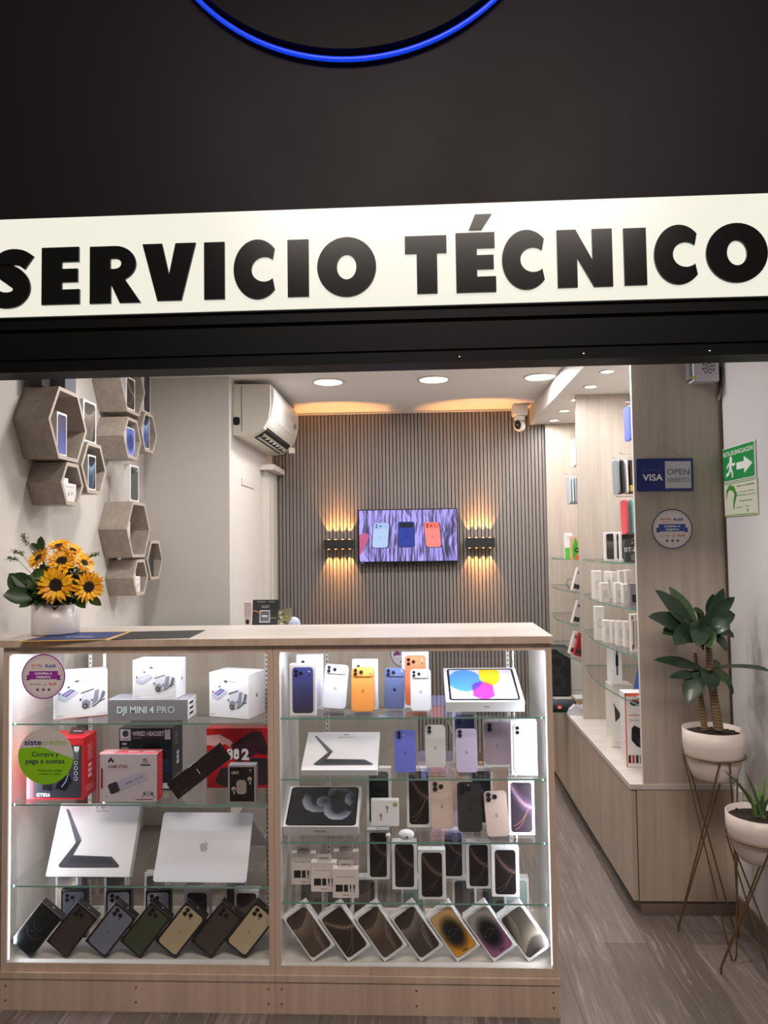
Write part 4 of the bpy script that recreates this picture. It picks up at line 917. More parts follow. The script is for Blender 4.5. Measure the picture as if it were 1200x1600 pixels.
mb = MB(); mb.prism(arc(0, 0, R_, 0, 350, 35, R_*.985), -.0006, 0, mat('sticker_green', '8cc81e', .35))
mb.poly([q for q in arc(0, 0, R_*.995, -4, 164, 30, R_*.98)]+[(-R_*.2, R_*.34)], mat('sticker_white', 'd2cac6', .4), .0009)
mb.text('siste', -R_*.77, R_*.40, R_*.20, K('3a1c80'), 'l', .025, w=R_*.62, d=.0012); mb.text('crédito', -R_*.13, R_*.40, R_*.20, K('94b83c'), 'l', .005, w=R_*.88, d=.0012)
mb.text('Compra y', -R_*.02, R_*.0, R_*.17, K('1c2440'), 'c', .01, w=R_*.98, d=.0012); mb.text('paga a cuotas', -R_*.02, -R_*.24, R_*.17, K('1c2440'), 'c', .015, w=R_*1.4, d=.0012)
mb.text('Escanea este código', R_*.16, -R_*.52, R_*.07, K('3a5a10'), 'c', .01, w=R_*.86, d=.0012); mb.text('y solicita tu crédito', R_*.16, -R_*.64, R_*.07, K('3a5a10'), 'c', .01, w=R_*.8, d=.0012)
it(mb, 'round_sticker', TR(p.x, YC+.0024, p.z), 'large round green and grey sticker reading Compra y paga a cuotas', 'sticker')

# --- right cabinet, top shelf
z = ZR[0]
G = 'boxed phones on the top shelf of the right cabinet'
def pb(pl, pr, pb_, pt, z, label, Y=None, g=G, dp=.027, yaw=0, **k):
    x_, y_, w = spot_on(pl, pr, pb_, z, Y); h = hof((pl+pr)/2, pt, y_, z)
    return phone_box(TR(x_, y_, z, yaw), label, w, h, dp, group=g, **k)
pb(453, 494, 1116, 1038, z, 'white box showing a deep blue phone, front left of the top shelf', 2.365, kind='back', colr='4a50a0', art=w_lin('5a62c0', '4a4258'))
pb(464, 505, 1102, 1023, z, 'white box with a lavender phone behind the deep blue phone box', 2.455, kind='back', colr='cfcbe4')
pb(551, 591, 1108, 1031, z, 'white box with a pale phone behind the orange phone', 2.45, kind='back', colr='cfcde2')
pb(629, 671, 1101, 1019, z, 'white box showing a burnt orange phone', 2.47, kind='back', colr='d9764e')
def ph(pl, pr, pb_, pt, z, label, col, style, Y=2.37, lean=.20, roll=0, st=True, **k):
    x_, y_, w = spot_on(pl, pr, pb_, z, Y); zb_ = at((pl+pr)/2, pb_, Y=y_).z; zb_ = max(zb_, z+.0035)
    h = (at((pl+pr)/2, pt, Y=y_+.03).z-zb_)/math.cos(lean)
    phone(TR(x_, y_, zb_, 0, -lean, roll), label, w, h, col, style)
    if st: stand(TR(x_, y_, z), 'clear stand holding the '+label, w*.86, .06, .045)
ph(503, 540, 1107, 1038, z, 'silver-white phone leaning right, between the blue box and the orange phone', 'e9eaf4', 'bar', roll=.07)
ph(549, 585, 1112, 1042, z, 'bright orange phone on the top shelf', 'f5a052', 'bar', 2.36)
ph(600, 632, 1107, 1043, z, 'slate blue phone next to the orange one', '5a6690', 'bar', 2.385, roll=.03)
ph(642, 674, 1111, 1045, z, 'white phone in front of the burnt orange phone box', 'eceef8', 'bar', 2.36)
def ipad1(mb, w, h, t_):
    def f(u, v):
        c = (.86, .86, .94); a = math.hypot(u-.24, (v-.62)*.72) < .27; b_ = math.hypot(u-.50, (v-.28)*.72) < .20*1.05 and abs(u-.5) < .16; y = math.hypot((u-.64)*1.6, (v-.82)*.72) < .27 and v > .28
        if a: c = (.24+.1*v, .50+.1*v, .93)
        if b_: c = (.96, .22, .62)
        if a and b_: c = (.36, .22, .68)
        if y: c = (1, .82, .12)
        if y and b_: c = (.98, .36, .22)
        return c
    mb.poly(rr(-w*.455, h*.035, w*.455, h*.965, .012, 5), K('222228', .2), .0004); mb.art(-w*.425, h*.075, w*.425, h*.93, f, .004, 64, 44, .0007)
    mb.T = face(Matrix.Identity(4), (1, 0, 0), (0, 1, 0), (0, 0, h)); mb.T = Matrix.Identity(4)
    mb.T = face(Matrix.Identity(4), (1, 0, 0), (0, -1, 0), (0, 0, 0)); mb.text('iPad', .005, -t_*.58, t_*.2, K('8a8a90'), 'c', .01); mb.T = Matrix.Identity(4)
def lying_box(pfl, pfr, pbl, pbr, pbot, z, label, fn, tb, name='tablet_box'):
    # box lying tilted: front top edge (pfl,pfr), rear top edge, front face down to pbot pixels
    Yf = YC+.03
    a = at(*pfl, Y=Yf); c = at(*pfr, Y=Yf); w = (c-a).length; th = a.z-at(pfl[0], pbot, Y=Yf).z
    # rear edge depth from width ratio
    s1 = (pfr[0]-pfl[0]); s2 = (pbr[0]-pbl[0]); Yr = min(Yf*s1/s2, YD-.06); d_ = at(*pbl, Y=Yr)
    dY = Yr-Yf; dZ = d_.z-a.z; h = math.hypot(dY, dZ); ang = math.atan2(dZ, dY)      # tilt from horizontal
    th = max(th, .02)
    M = Matrix.Translation((( a.x+c.x)/2, Yf, (a.z+c.z)/2)) @ Matrix.Rotation(-(PI/2-ang), 4, 'X')
    # local: z runs up the picture face, y into the box thickness
    mb = MB(); mb.bbox(-w/2, w/2, 0, min(th/max(.2, math.cos(ang)), tb), 0, h, WHITEBOX, .001); fn(mb, w, h, min(th/max(.2, math.cos(ang)), tb))
    zl_ = (a.z+c.z)/2-min(th/max(.2, math.cos(ang)), tb)*math.cos(ang)
    zlow = (a.z+c.z)/2-min(th/max(.2, math.cos(ang)), tb)*math.cos(ang)
    if zlow < z+.001: M = Matrix.Translation((0, 0, z+.001-zlow)) @ M
    o = it(mb, name, M, label, 'tablet box' if name == 'tablet_box' else 'keyboard box')
    if zl_ > z+.003:
        sb = MB(); sb.box(-w*.3, w*.3, .012, .04, 0, zl_-z-.001, ACRY); it(sb, 'display_stand', TR((a.x+c.x)/2, Yf, z), 'low clear riser under the '+label, 'display stand', 'clear acrylic display stands')
    return o
lying_box((697, 1097), (820, 1096), (692.5, 1044), (805, 1042.5), 1114, z, 'white tablet box with blue, pink and yellow circles', ipad1, .045)

# --- right cabinet, second shelf
z = ZR[1]
def kb2(mb, w, h, t_): laptop_pic(mb, w, h, -w*.40, h*.10, w*.84, h*.80); mb.text('iPad', .01, h*.90, h*.04, K('55555a'), 'c', .02); mb.text('Magic Keyboard', .01, h*.84, h*.03, K('85858a'), 'c')
lying_box((470, 1208), (590, 1207), (481, 1148), (593, 1147), 1214, z, 'white keyboard box tilted back on the second shelf of the right cabinet', kb2, .03, 'keyboard_box')
ph(617, 650, 1207, 1140, z, 'violet-blue phone with two lenses', '7078d8', 'two', 2.375)
ph(665, 697, 1199, 1132, z, 'off-white phone with two lenses set further back', 'd8d2d0', 'two', 2.41)
ph(713, 747, 1207, 1138, z, 'lavender phone with two lenses', 'cdbfe0', 'two', 2.375)
G2 = 'boxed phones on the second shelf of the right cabinet'
pb(708, 746, 1190, 1112, z, 'white box with a navy phone behind the lavender phone', 2.50, g=G2, kind='back', colr='3f4678', style='two')
pb(757, 799, 1197, 1124, z, 'box with a mauve phone filling its front', 2.46, g=G2, kind='back', colr='b8a4b4', style='two', mx=.03)
pb(799, 840, 1208, 1127, z, 'white box with an outlined white phone, right end of the second shelf', 2.375, g=G2, kind='back', colr='e6e2ea', style='two', yaw=-.04, dp=.035)
# charging cable behind
mb = MB(); P0 = [at(*q, Y=YD-.05) for q in ((700, 1126), (707, 1145), (714, 1158), (722, 1170), (706, 1190), (698, 1198), (712, 1204))]
mb.tube([tuple(q) for q in P0], .002, WHITEP, 6); tag(mb.build('charging_cable', loc=P0[0]), 'white charging cable hanging behind the lavender phone', 'cable')

# --- right cabinet, third shelf
z = ZR[2]
def ipad2(mb, w, h, t_):
    def f(u, v):
        c = [.13, .13, .15]
        for (cx, cy, r1, r2, a0, a1, br_) in ((.42, .66, .16, .34, 150, 300, .62), (.73, .42, .13, .30, 150, 345, .70), (.72, .82, .10, .24, 20, 200, .45), (.50, .62, .0, .15, 0, 360, .42), (1.0, .7, .1, .25, 120, 240, .5)):
            dx, dy = (u-cx)*1.4, v-cy; r = math.hypot(dx, dy); a = math.degrees(math.atan2(dy, dx)) % 360
            if r1 < r < r2 and a0 < a < a1:
                k = br_*(.35+.65*(r-r1)/(r2-r1))*(.5+.5*math.sin(math.radians((a-a0)/(a1-a0)*180)))
                c = [.13+k*.85, .14+k*.87, .17+k*.92]
        return tuple(min(1, x) for x in c)
    mb.poly(rr(-w*.465, h*.02, w*.465, h*.975, .012, 5), K('222228', .2), .0004); mb.art(-w*.445, h*.045, w*.445, h*.95, f, .004, 72, 50, .0007)
    mb.T = face(Matrix.Identity(4), (1, 0, 0), (0, -1, 0), (0, 0, 0)); mb.text('iPad Air', .0, -t_*.6, t_*.2, K('6a6058'), 'c', .01); mb.T = Matrix.Identity(4)
lying_box((441, 1291), (560, 1292), (455, 1228), (567, 1228), 1309, z, 'white tablet box with grey swirls on black', ipad2, .045)
G3 = 'boxed phones on the third shelf of the right cabinet'
DARK16 = w_streak('1e1718', '33282a', '8a6c68')
pb(573, 612, 1277, 1200, z, 'white box with a black and teal ringed screen behind the small earphone box', 2.47, g=G3, kind='rings')
x_, y_, w = spot_on(580, 623.5, 1291, z, 2.395); zz = at(601, 1291, Y=y_).z; h = at(601, 1250, Y=y_).z-zz
mb = MB(); mb.bbox(-w/2, w/2, 0, .022, 0, h, WHITEBOX, .001); g = K('8a8488')
for a, b_ in ((-.15, .30), (.08, .60)): mb.ell(a*w, (b_+.12)*h, w*.045, w*.06, g, .0006, 10); mb.line([(a*w+.002, (b_+.1)*h), (a*w+.0, (b_-.1)*h)], w*.03, g, .0006)
mb.ell(w*.37, h*.82, w*.08, w*.08, K('a08c30'), .0006, 16); mb.ring(w*.37, h*.82, w*.03, w*.05, K('d8c870'), .0008, 12)
it(mb, 'earphone_box', TR(x_, y_, max(zz, z+.004)), 'small square white earphone box with a gold seal', 'earphone box')
sb = MB(); sb.box(-.03, .03, .002, .02, 0, max(zz, z+.004)-z-.0005, ACRY); it(sb, 'display_stand', TR(x_, y_, z), 'clear block under the small earphone box', 'display stand', 'clear acrylic display stands')
p = at(635, 1311, Y=2.36); t_ = MB(); t_.ball((0, 0, .0165), .0255, mat('glossy_white', 'f2f0f2', .12), 20, 12, (1, .55, .64)); t_.box(-.026, .026, -.0142, -.0139, .0185, .019, K('b8b4b8')) if False else None
t_.ell(.002, .013, .0035, .003, K('2a2a2e'), .0138, 10)
it(t_, 'earbud_case', TR(p.x, 2.36, z), 'rounded glossy white earbud charging case on the third shelf', 'earbud case')
p = at(607, 1309, Y=2.365); t_ = MB(); t_.ball((0, 0, .012), .007, mat('glossy_white', 'f2f0f2', .12), 12, 8); t_.tube([(0, 0, .011), (.002, 0, .002)], .003, mat('glossy_white', 'f2f0f2', .12), 8); t_.ball((-.006, -.002, .012), .004, WHITEP, 8, 6)
it(t_, 'earbud', TR(p.x, 2.365, z), 'single white earbud beside the charging case', 'earbud')
pb(636, 674, 1278, 1200, z, 'white box with a dark streaked screen behind the beige phone', 2.46, g=G3, kind='streak', art=DARK16)
ph(674, 709, 1295, 1219, z, 'beige phone with three lenses near the middle of the third shelf', 'd3b8aa', 'tri', 2.40)
ph(716, 754, 1300, 1222, z, 'black titanium phone on the third shelf', '3a3536', 'tri', 2.39)
ph(761, 797, 1307, 1235, z, 'pinkish beige phone at the front right of the third shelf', 'd9c2b8', 'tri', 2.365, roll=-.05)
pb(736, 771, 1278, 1200, z, 'box with a dark blue screen behind the black phone', 2.48, g=G3, kind='streak', art=w_streak('1c1c28', '30324c', '7a7aa0'), colr='5a5a70')
pb(795, 836, 1295, 1218, z, 'white box with a purple streaked screen at the right of the third shelf', 2.40, g=G3, kind='streak', art=w_streak('3a2e38', '6a5472', 'c49aa8'), colr='c08070')
mb = MB(); p = at(787, 1226, Y=YD-.045); mb.bbox(-.016, .016, 0, .01, 0, .006, K('5a5028'), .001)

# --- right cabinet, fourth shelf: charger boxes and phone boxes
z = ZR[3]
G4 = 'white charger boxes on the fourth shelf'
for (a, b_, bt, tp, Y, lb) in ((521, 560, 1381, 1331, 2.53, 'white charger box at the back, right of the group'), (455, 493, 1381, 1334, 2.46, 'white charger box on the far left'), (486, 526, 1397, 1348, 2.41, 'white charger box in the middle of the group'), (520, 560, 1407, 1358, 2.37, 'white charger box in front, right of the group')):
    x_, y_, w = spot_on(a, b_, bt, z, Y); h = hof((a+b_)/2, tp, y_, z); mb = MB(); mb.bbox(-w/2, w/2, 0, .028, 0, h, mat('warm_white_card', 'e6dad6', .4), .0008)
    mb.text('Power Adapter 35W', 0, h*.72, h*.045, K('8a7c78'), 'c', w=w*.66); mb.rect(-w*.38, h*.22, -w*.10, h*.46, K('1c1616')); mb.rect(-w*.06, h*.22, w*.10, h*.46, K('1c1616'))
    for q in (.2, .34): mb.rect(w*(q-.03), h*.32, w*(q+.03), h*.46, K('1c1616')); mb.line([(w*q, h*.32), (w*q, h*.2)], w*.025, K('1c1616'))
    mb.line([(-w*.1, h*.10), (w*.12, h*.10)], h*.02, K('6a5c58'))
    o = it(mb, 'charger_box', TR(x_, y_, z), lb, 'charger box', G4)
    mb = MB(); mb.prism(rr(-w*.28, h, w*.3, h+.022, .004, 3), .013, .014, mat('tab_grey_white', 'cfc8c4', .3)); mb.text('SAMSUNG', 0, h+.007, .005, K('3a3636'), 'c', .02, d=-.0125); mb.build('hang_tab', o)
G5 = 'boxed phones on the fourth shelf'
for (a, b_, bt, tp, Y, lb) in ((574, 609, 1375, 1297, 2.50, 'white phone box at the back beside the charger boxes'), (613, 652, 1387, 1315, 2.43, 'white phone box second from the charger boxes'), (654, 697, 1406, 1328, 2.365, 'white phone box standing furthest forward in the middle'),
                               (691, 727, 1372, 1297, 2.51, 'white phone box at the back behind the forward one'), (729, 768, 1385, 1316, 2.44, 'white phone box second from the right'), (769, 812, 1398, 1324, 2.385, 'white phone box at the right end of the fourth shelf')):
    pb(a, b_, bt, tp, z, lb, Y, g=G5, kind='streak', art=DARK16, mx=.17, dp=.03, colr='7a625a', island=None)

# --- right cabinet, floor
z = ZR[4]
arts = [('swoosh', w_swoosh('4a3c34', '5c4c42', '8a7a6c'), 'first slanted white box from the left, brown curved screen'), ('streak', w_streak('3a2e28', '4c3e36', 'b09a88'), 'slanted white box with a brown screen crossed by thin loops'),
        ('swoosh', w_swoosh('42352c', '574840', '82735f'), 'slanted white box with a brown curved screen, third from the left'), ('swoosh', w_swoosh('38302c', '4c433e', '8c8078'), 'slanted white box with a grey-brown curved screen, middle of seven'),
        ('orb', w_orb('d8b070', 'e8a028'), 'slanted white box with a gold and black screen'), ('orb', w_orb('a49a98', '9a5c84', '14121a'), 'slanted white box with a purple and black screen'), ('swoosh', w_swoosh('3c3632', '5c544a', '948a78', True), 'last slanted white box beside the right side panel')]
for i, px in enumerate((488.5, 544.5, 601, 658, 715, 772, 826.5)):
    w, h = .086, .163; M = slant(px, 1510, math.radians(-35.5), w, h, z, 2.350+.002*i) @ Matrix.Translation((w/2, 0, 0))
    kd, ar, lb = arts[i]
    phone_box(M, lb, w, h, .032, kd, 'w', ar, '9a8878' if kd == 'streak' else None, group='slanted white phone boxes in the right cabinet', mx=.09, island='top' if i < 4 and i != 1 else (None if i == 1 else 'bottom'))
bk = [(467, 507, 'w', w_lin('5a5654', '8a8480'), 'white box with a grey screen behind the first slanted white box'), (513, 546, 'd', '3c4240', 'dark box behind the second slanted white box'), (550, 590, 'w', w_swoosh('2c2220', '4a3a34', '6a5a50'), 'white box with a dark screen behind the third slanted white box'),
      (628, 665, 'w', w_lin('9ab4ac', '7c9890'), 'white box with a pale green phone at the cabinet back'), (708, 746, 'w', w_lin('3c3634', '7c706a'), 'white box with a grey gradient screen behind the gold one'), (756, 787, 'd', '2c3c3a', 'black box with a green-grey phone at the cabinet back'), (789, 828, 'w', w_lin('a8c0ba', '88a29c'), 'white box with a pale mint phone behind the last slanted white box')]
for a, b_, bs_, ar, lb in bk:
    x_, y_, w = spot_on(a, b_, 1460, z, 2.56)
    if bs_ == 'w': phone_box(TR(x_, y_, z), lb, w, .168, .034, 'lin', 'w', ar, group='back row of boxes in the right cabinet')
    else: phone_box(TR(x_, y_, z), lb, w, .172, .034, 'back', 'd', None, ar, group='back row of boxes in the right cabinet', style='tri')

# ---------------------------------------------------------------- things on the counter
p = at(86, 995, Z=ZTOP); vy = 2.50; vx = at(87, 990, Y=vy).x; R_ = 35.5*vy/FPX; vh = at(87, 944, Y=vy).z-ZTOP-.001
def flyer(px4, z0, label, m, fn=None, th=.001):
    P = [at(*q, Z=ZTOP) for q in px4]; mb = MB(); n = len(P)
    vs = [(q.x, q.y, z0) for q in P]+[(q.x, q.y, z0+th) for q in P]
    mb.add(vs, [list(range(n)), list(range(2*n-1, n-1, -1))]+[(i, (i+1) % n, (i+1) % n+n, i+n) for i in range(n)], m)
    if fn: fn(mb, P, z0+th+.0002)
    return tag(mb.build('leaflet', loc=(P[0].x, P[0].y, z0)), label, 'leaflet')
def fl1(mb, P, z):
    c = sum(P, Vector())/len(P)
    mb.add([((q.x-c.x)*.93+c.x, (q.y-c.y)*.9+c.y, z) for q in P], [list(range(len(P)))], K('22386e'))
    a = P[0].lerp(P[3], .35).lerp(P[1].lerp(P[2], .35), .55)
    mb.T = Matrix.Translation((a.x, a.y, z+.0002)) @ Matrix.Rotation(-PI/2, 4, 'X'); mb.text('créditos', 0, 0, .02, K('dce4f4'), 'c', .02, d=0)
    mb.T = Matrix.Identity(4)
flyer(((28, 1003), (165, 1000), (206, 987), (95, 988)), ZTOP+.0003, 'blue and yellow leaflet lying under the flower pot', K('d8a428'), fl1)
flyer(((172, 1000), (296, 997), (321, 985), (206, 987.5)), ZTOP+.0003, 'plain black sheet lying on the counter beside the flower pot', K('1d1e20'))
mb = MB(); mb.lathe([(0.0001, .001), (R_*.97, .001), (R_, .004), (R_, vh), (R_-.003, vh), (R_-.004, vh-.03), (0.0001, vh-.03)], mat('vase_white', 'dcd6d6', .3), 48)
vase = tag(mb.build('flower_pot', M=TR(vx, vy, ZTOP+.0016)), 'plain white cylindrical pot of sunflowers on the counter', 'flower pot')
GRN = mat('dark_leaf', '2b4420', .45); GRN2 = mat('mid_leaf', '4c6a28', .5); PET = mat('sunflower_petal', 'ffc420', .5); PET2 = mat('sunflower_petal_deep', 'f7ac14', .5)
zt_ = ZTOP+vh
def petal(mb, M, L_, wd, m, curl=.2, seg=4):
    vs = []
    for i in range(seg+1):
        t = i/seg; ww = wd*math.sin(PI*min(1, t*.82+.12))*(1 if t < 1 else .05)
        zz = curl*L_*t*t
        vs += [M @ Vector((t*L_, -ww/2, zz+.1*ww)), M @ Vector((t*L_, 0, zz)), M @ Vector((t*L_, ww/2, zz+.1*ww))]
    mb.add(vs, [q for i in range(seg) for q in ((3*i, 3*i+1, 3*i+4, 3*i+3), (3*i+1, 3*i+2, 3*i+5, 3*i+4))], m, True)
def sunflower(px, py, Y, r, nrm, label, disc=True):
    p = at(px, py, Y=Y); t = empty('sunflower', tuple(p), label, 'sunflower', 'sunflowers in the white pot'); n = Vector(nrm).normalized()
    B = n.to_track_quat('Z', 'Y').to_matrix().to_4x4()
    mb = MB()
    for ring_, (k, L_, c) in enumerate(((19, 1.0, -.05), (17, .86, .25), (12, .7, .6))):
        for i in range(k):
            a = 2*PI*(i+.5*ring_+random.uniform(-.25, .25))/k
            M = B @ Matrix.Rotation(a, 4, 'Z') @ Matrix.Translation((r*.32, 0, .002*ring_)) @ Matrix.Rotation(-c*.6, 4, 'Y')
            petal(mb, M, r*.72*L_*random.uniform(.9, 1.1), r*.21, PET if random.random() < .6 else PET2, .08+random.uniform(-.1, .2))
    mb.build('petals', t)
    mb = MB(); dm = mat('seed_disc', '24160e', .85)
    prof = [(r*.40, 0), (r*.38, r*.07), (r*.26, r*.10), (r*.12, r*.07), (.0001, r*.05)]; m0 = mb.T; mb.T = B; mb.lathe(prof, dm, 20)
    for k in range(60):
        a = k*2.4; q = r*.38*math.sqrt(k/60); mb.ball((q*math.cos(a), q*math.sin(a), r*.085), r*.022, mat('seed', '38220f', .8) if k < 40 else mat('seed_rim', '5a3a10', .8), 5, 3)
    mb.build('seed_disc', t)
    mb = MB(); e = Vector((vx, vy, zt_-.02))-p; mb.tube([tuple(-n*.004), tuple(-n*.02), tuple(e*.6-n*.01), tuple(e)], .0035, GRN2, 6); mb.build('stem', t)
sunflower(88, 914, 2.40, .062, (.10, -1, .05), 'sunflower with the widest dark centre, facing straight out above the pot')
sunflower(138, 917, 2.44, .055, (.85, -.75, -.1), 'sunflower on the right of the bunch turned sideways')
sunflower(97, 877, 2.47, .052, (.15, -.7, .5), 'sunflower behind and above the widest one')
sunflower(61, 872, 2.46, .045, (-.4, -.8, .6), 'small sunflower on the upper left of the bunch')
sunflower(92, 853, 2.50, .042, (0, -.4, .9), 'sunflower at the very top of the bunch')
sunflower(113, 860, 2.50, .038, (.5, -.3, .8), 'sunflower at the top right of the bunch')
sunflower(131, 880, 2.48, .040, (.8, -.4, .5), 'small sunflower above the sideways one')
def leaf(mb, base, d_, L_, wd, m, droop=.3, seg=6, fold=.25, up=Vector((0, 0, 1)), tip=.0):
    d_ = Vector(d_).normalized(); p = Vector(base); vs = []
    for i in range(seg+1):
        t = i/seg; side = d_.cross(up).normalized() if abs(d_.dot(up)) < .98 else Vector((1, 0, 0)); nn = side.cross(d_).normalized()
        ww = wd*(math.sin(PI*(t*.9+.08)))**.75 if t < 1 else .0005
        wave = .04*wd*math.sin(t*9)
        vs += [p-side*ww/2+nn*(ww*fold+wave), p.copy(), p+side*ww/2+nn*(ww*fold-wave)]
        p = p+d_*(L_/seg); d_ = (d_+Vector((0, 0, -droop/seg*2*(.3+t)))).normalized()
    mb.add(vs, [q for i in range(seg) for q in ((3*i, 3*i+1, 3*i+4, 3*i+3), (3*i+1, 3*i+2, 3*i+5, 3*i+4))], m, True)
mb = MB(); cc = Vector((vx, vy, zt_))
for k in range(150):
    a = random.uniform(0, 2*PI); el = random.uniform(-.2, 1.2); d_ = Vector((math.cos(a)*math.cos(el), math.sin(a)*math.cos(el), math.sin(el)))
    b_ = cc+Vector((d_.x*.06, d_.y*.05, random.uniform(.0, .10)))
    leaf(mb, b_, d_, random.uniform(.045, .075), random.uniform(.028, .042), GRN if k % 3 else GRN2, .35, up=Vector((0, -.8, .5)))
for q, d_, L_, w_ in (((38, 925), (-.5, -.3, .9), .08, .06), ((50, 935), (-.75, -.4, .2), .09, .06), ((48, 915), (-.8, -.3, .6), .07, .05), ((66, 858), (.0, -.2, 1), .045, .028), ((60, 860), (-.7, -.2, .7), .035, .025), ((120, 935), (.8, -.5, -.5), .06, .035), ((92, 940), (.1, -.9, -.5), .045, .035), ((140, 935), (.7, -.3, -.25), .06, .03)):
    leaf(mb, at(*q, Y=2.46), d_, L_, w_, GRN, .2, up=Vector((.1, -.9, .3)))
o = tag(mb.build('bouquet_leaves', loc=cc), 'dark green leaves filling the sunflower bunch', 'foliage'); o['kind'] = 'stuff'
mb = MB()
for q in ((36, 868, -.7, .35), (44, 852, -.5, .9), (125, 925, .9, -.4), (140, 870, .9, .2), (70, 868, -.2, 1), (120, 900, .6, .3), (28, 875, -.9, .1), (75, 935, -.3, -.6)):
    b_ = at(q[0], q[1], Y=2.47); st = cc+Vector((0, 0, .02))
    pts = [st.lerp(b_, t) for t in (0, .5, 1)]; d_ = Vector((q[2], -.1, q[3])).normalized(); pts.append(b_+d_*.03)
    mb.tube([tuple(x) for x in pts], .001, GRN2, 4)
    for k in range(44):
        c_ = b_.lerp(b_+d_*.035, k/44)+Vector((random.uniform(-.006, .006), random.uniform(-.006, .006), random.uniform(-.006, .006))); leaf(mb, c_, (random.uniform(-1, 1), random.uniform(-1, .4), random.uniform(-.2, 1)), .012, .005, mat('olive_sprig', '6c7c34', .6), .1, 2)
o = tag(mb.build('goldenrod_sprigs', loc=cc), 'feathery olive green sprigs between the sunflowers', 'foliage'); o['kind'] = 'stuff'
mb = MB()
for (cx0, cy0, nn) in ((122, 932, 22), (98, 945, 10), (116, 890, 16), (134, 888, 8), (85, 880, 8)):
    for k in range(nn): q = at(cx0+random.gauss(0, 6), cy0+random.gauss(0, 5), Y=2.44+random.uniform(-.01, .02)); mb.ball(tuple(q), .0022, mat('tiny_white_flower', 'f0ecec', .6), 5, 3)
o = tag(mb.build('baby_breath_flowers', loc=cc), 'tiny white filler flowers scattered in the sunflower bunch', 'flowers'); o['kind'] = 'stuff'

# ---------------------------------------------------------------- work desk behind the counter and what stands on it
W_DESK = wood_mat('desk_wood', 'c4b9ad', 'aa9d90', .45)
DY = 3.05; dz = at(500, 1001, Y=DY).z; zbm = at(700, 1265, Y=DY).z
t = empty('work_desk', (-1.40, DY, 0), 'pale wooden work desk seen through the glass of the counter', 'desk')
mb = MB(); mb.box(0, 1.40, 0, .5, dz-.025, dz, W_TOP); mb.build('desk_top', t)
mb = MB(); mb.box(.02, 1.39, .02, .036, zbm, dz-.025, W_DESK); mb.build('front_panel', t)
for x in (.02, 1.374): mb = MB(); mb.box(x-.001*0, x+.016, .037, .48, 0, dz-.025, W_DESK); mb.build('side_panel', t)
p0 = at(393, 981, Y=DY+.1); p1 = at(437, 936, Y=DY+.13); w = p1.x-p0.x; h = p1.z-dz
mb = MB(); mb.bbox(0, w, 0, .006, 0, h+.0, mat('charcoal_board', '333436', .4), .001)
hv = p0.z-dz
mb.rect(w*.27, hv+(h-hv)*.18, w*.66, hv+(h-hv)*.62, K('d4d4d6'), .0006); mb.rect(w*.30, hv+(h-hv)*.22, w*.63, hv+(h-hv)*.58, K('6c6c72'), .0008); mb.text('QR', w*.46, hv+(h-hv)*.38, .01, K('e8e8e8')) if False else None
mb.rect(w*.36, hv+(h-hv)*.38, w*.56, hv+(h-hv)*.44, K('e8e8ea'), .001)
for a, b_, c_ in ((.18, .48, .92), (.60, .80, .92), (.32, .64, .78), (.34, .62, .72), (.2, .75, .08)): mb.line([(w*a, hv+(h-hv)*c_), (w*b_, hv+(h-hv)*c_)], .0025, K('b8b8ba'), .0006)
mb.line([(0, hv+(h-hv)*.58), (w*.1, hv+(h-hv)*.60), (w*.27, hv+(h-hv)*.54)], .004, K('d8903c'), .0006); mb.line([(w*.66, hv+(h-hv)*.34), (w*.9, hv+(h-hv)*.34)], .003, K('a8a040'), .0006)
it(mb, 'payment_board', TR(p0.x, DY+.1, dz+.0006, 0, -.18, .0), 'charcoal payment board with a pale square standing on the desk', 'board')
p = at(443, 978, Y=DY+.06); mb = MB(); mb.prism([(-.03, 0), (.035, 0), (.028, .13), (-.024, .12)], 0, .012, mat('khaki_card', '8c8868', .6))
for k in range(16): mb.ell(random.uniform(-.022, .022), random.uniform(.04, .115), .006, .005, K(random.choice(['38403a', 'd8d4b8', 'b0983c', '5c6a58'])), .0006+.0001*k, 7)
it(mb, 'patterned_card', TR(p.x, DY+.06, dz+.0006, 0, -.1), 'small patterned khaki card in front of the payment board', 'card')
p = at(455, 978, Y=DY+.09); mb = MB(); mb.ball((0, 0, .055), .03, mat('pale_blue_toy', 'b4bcd0', .5), 14, 10); mb.ball((-.012, 0, .02), .026, mat('pale_blue_toy', 'b4bcd0', .5), 14, 8); mb.ball((.025, 0, .02), .02, mat('pale_blue_toy', 'b4bcd0', .5), 12, 8)
it(mb, 'figurine', TR(p.x+.01, DY+.09, dz+.006), 'small pale blue figurine beside the khaki card', 'figurine')
p = at(386, 976, Y=DY+.05); mb = MB(); mb.bbox(-.012, .02, 0, .012, 0, .16, mat('pinkish_white', 'd4c4c0', .5), .003); mb.ell(.002, .075, .008, .011, K('121212'), .001, 14)
it(mb, 'router_box', TR(p.x, DY+.05, dz+.0006), 'narrow pinkish white device with a dark round hole left of the payment board', 'device')

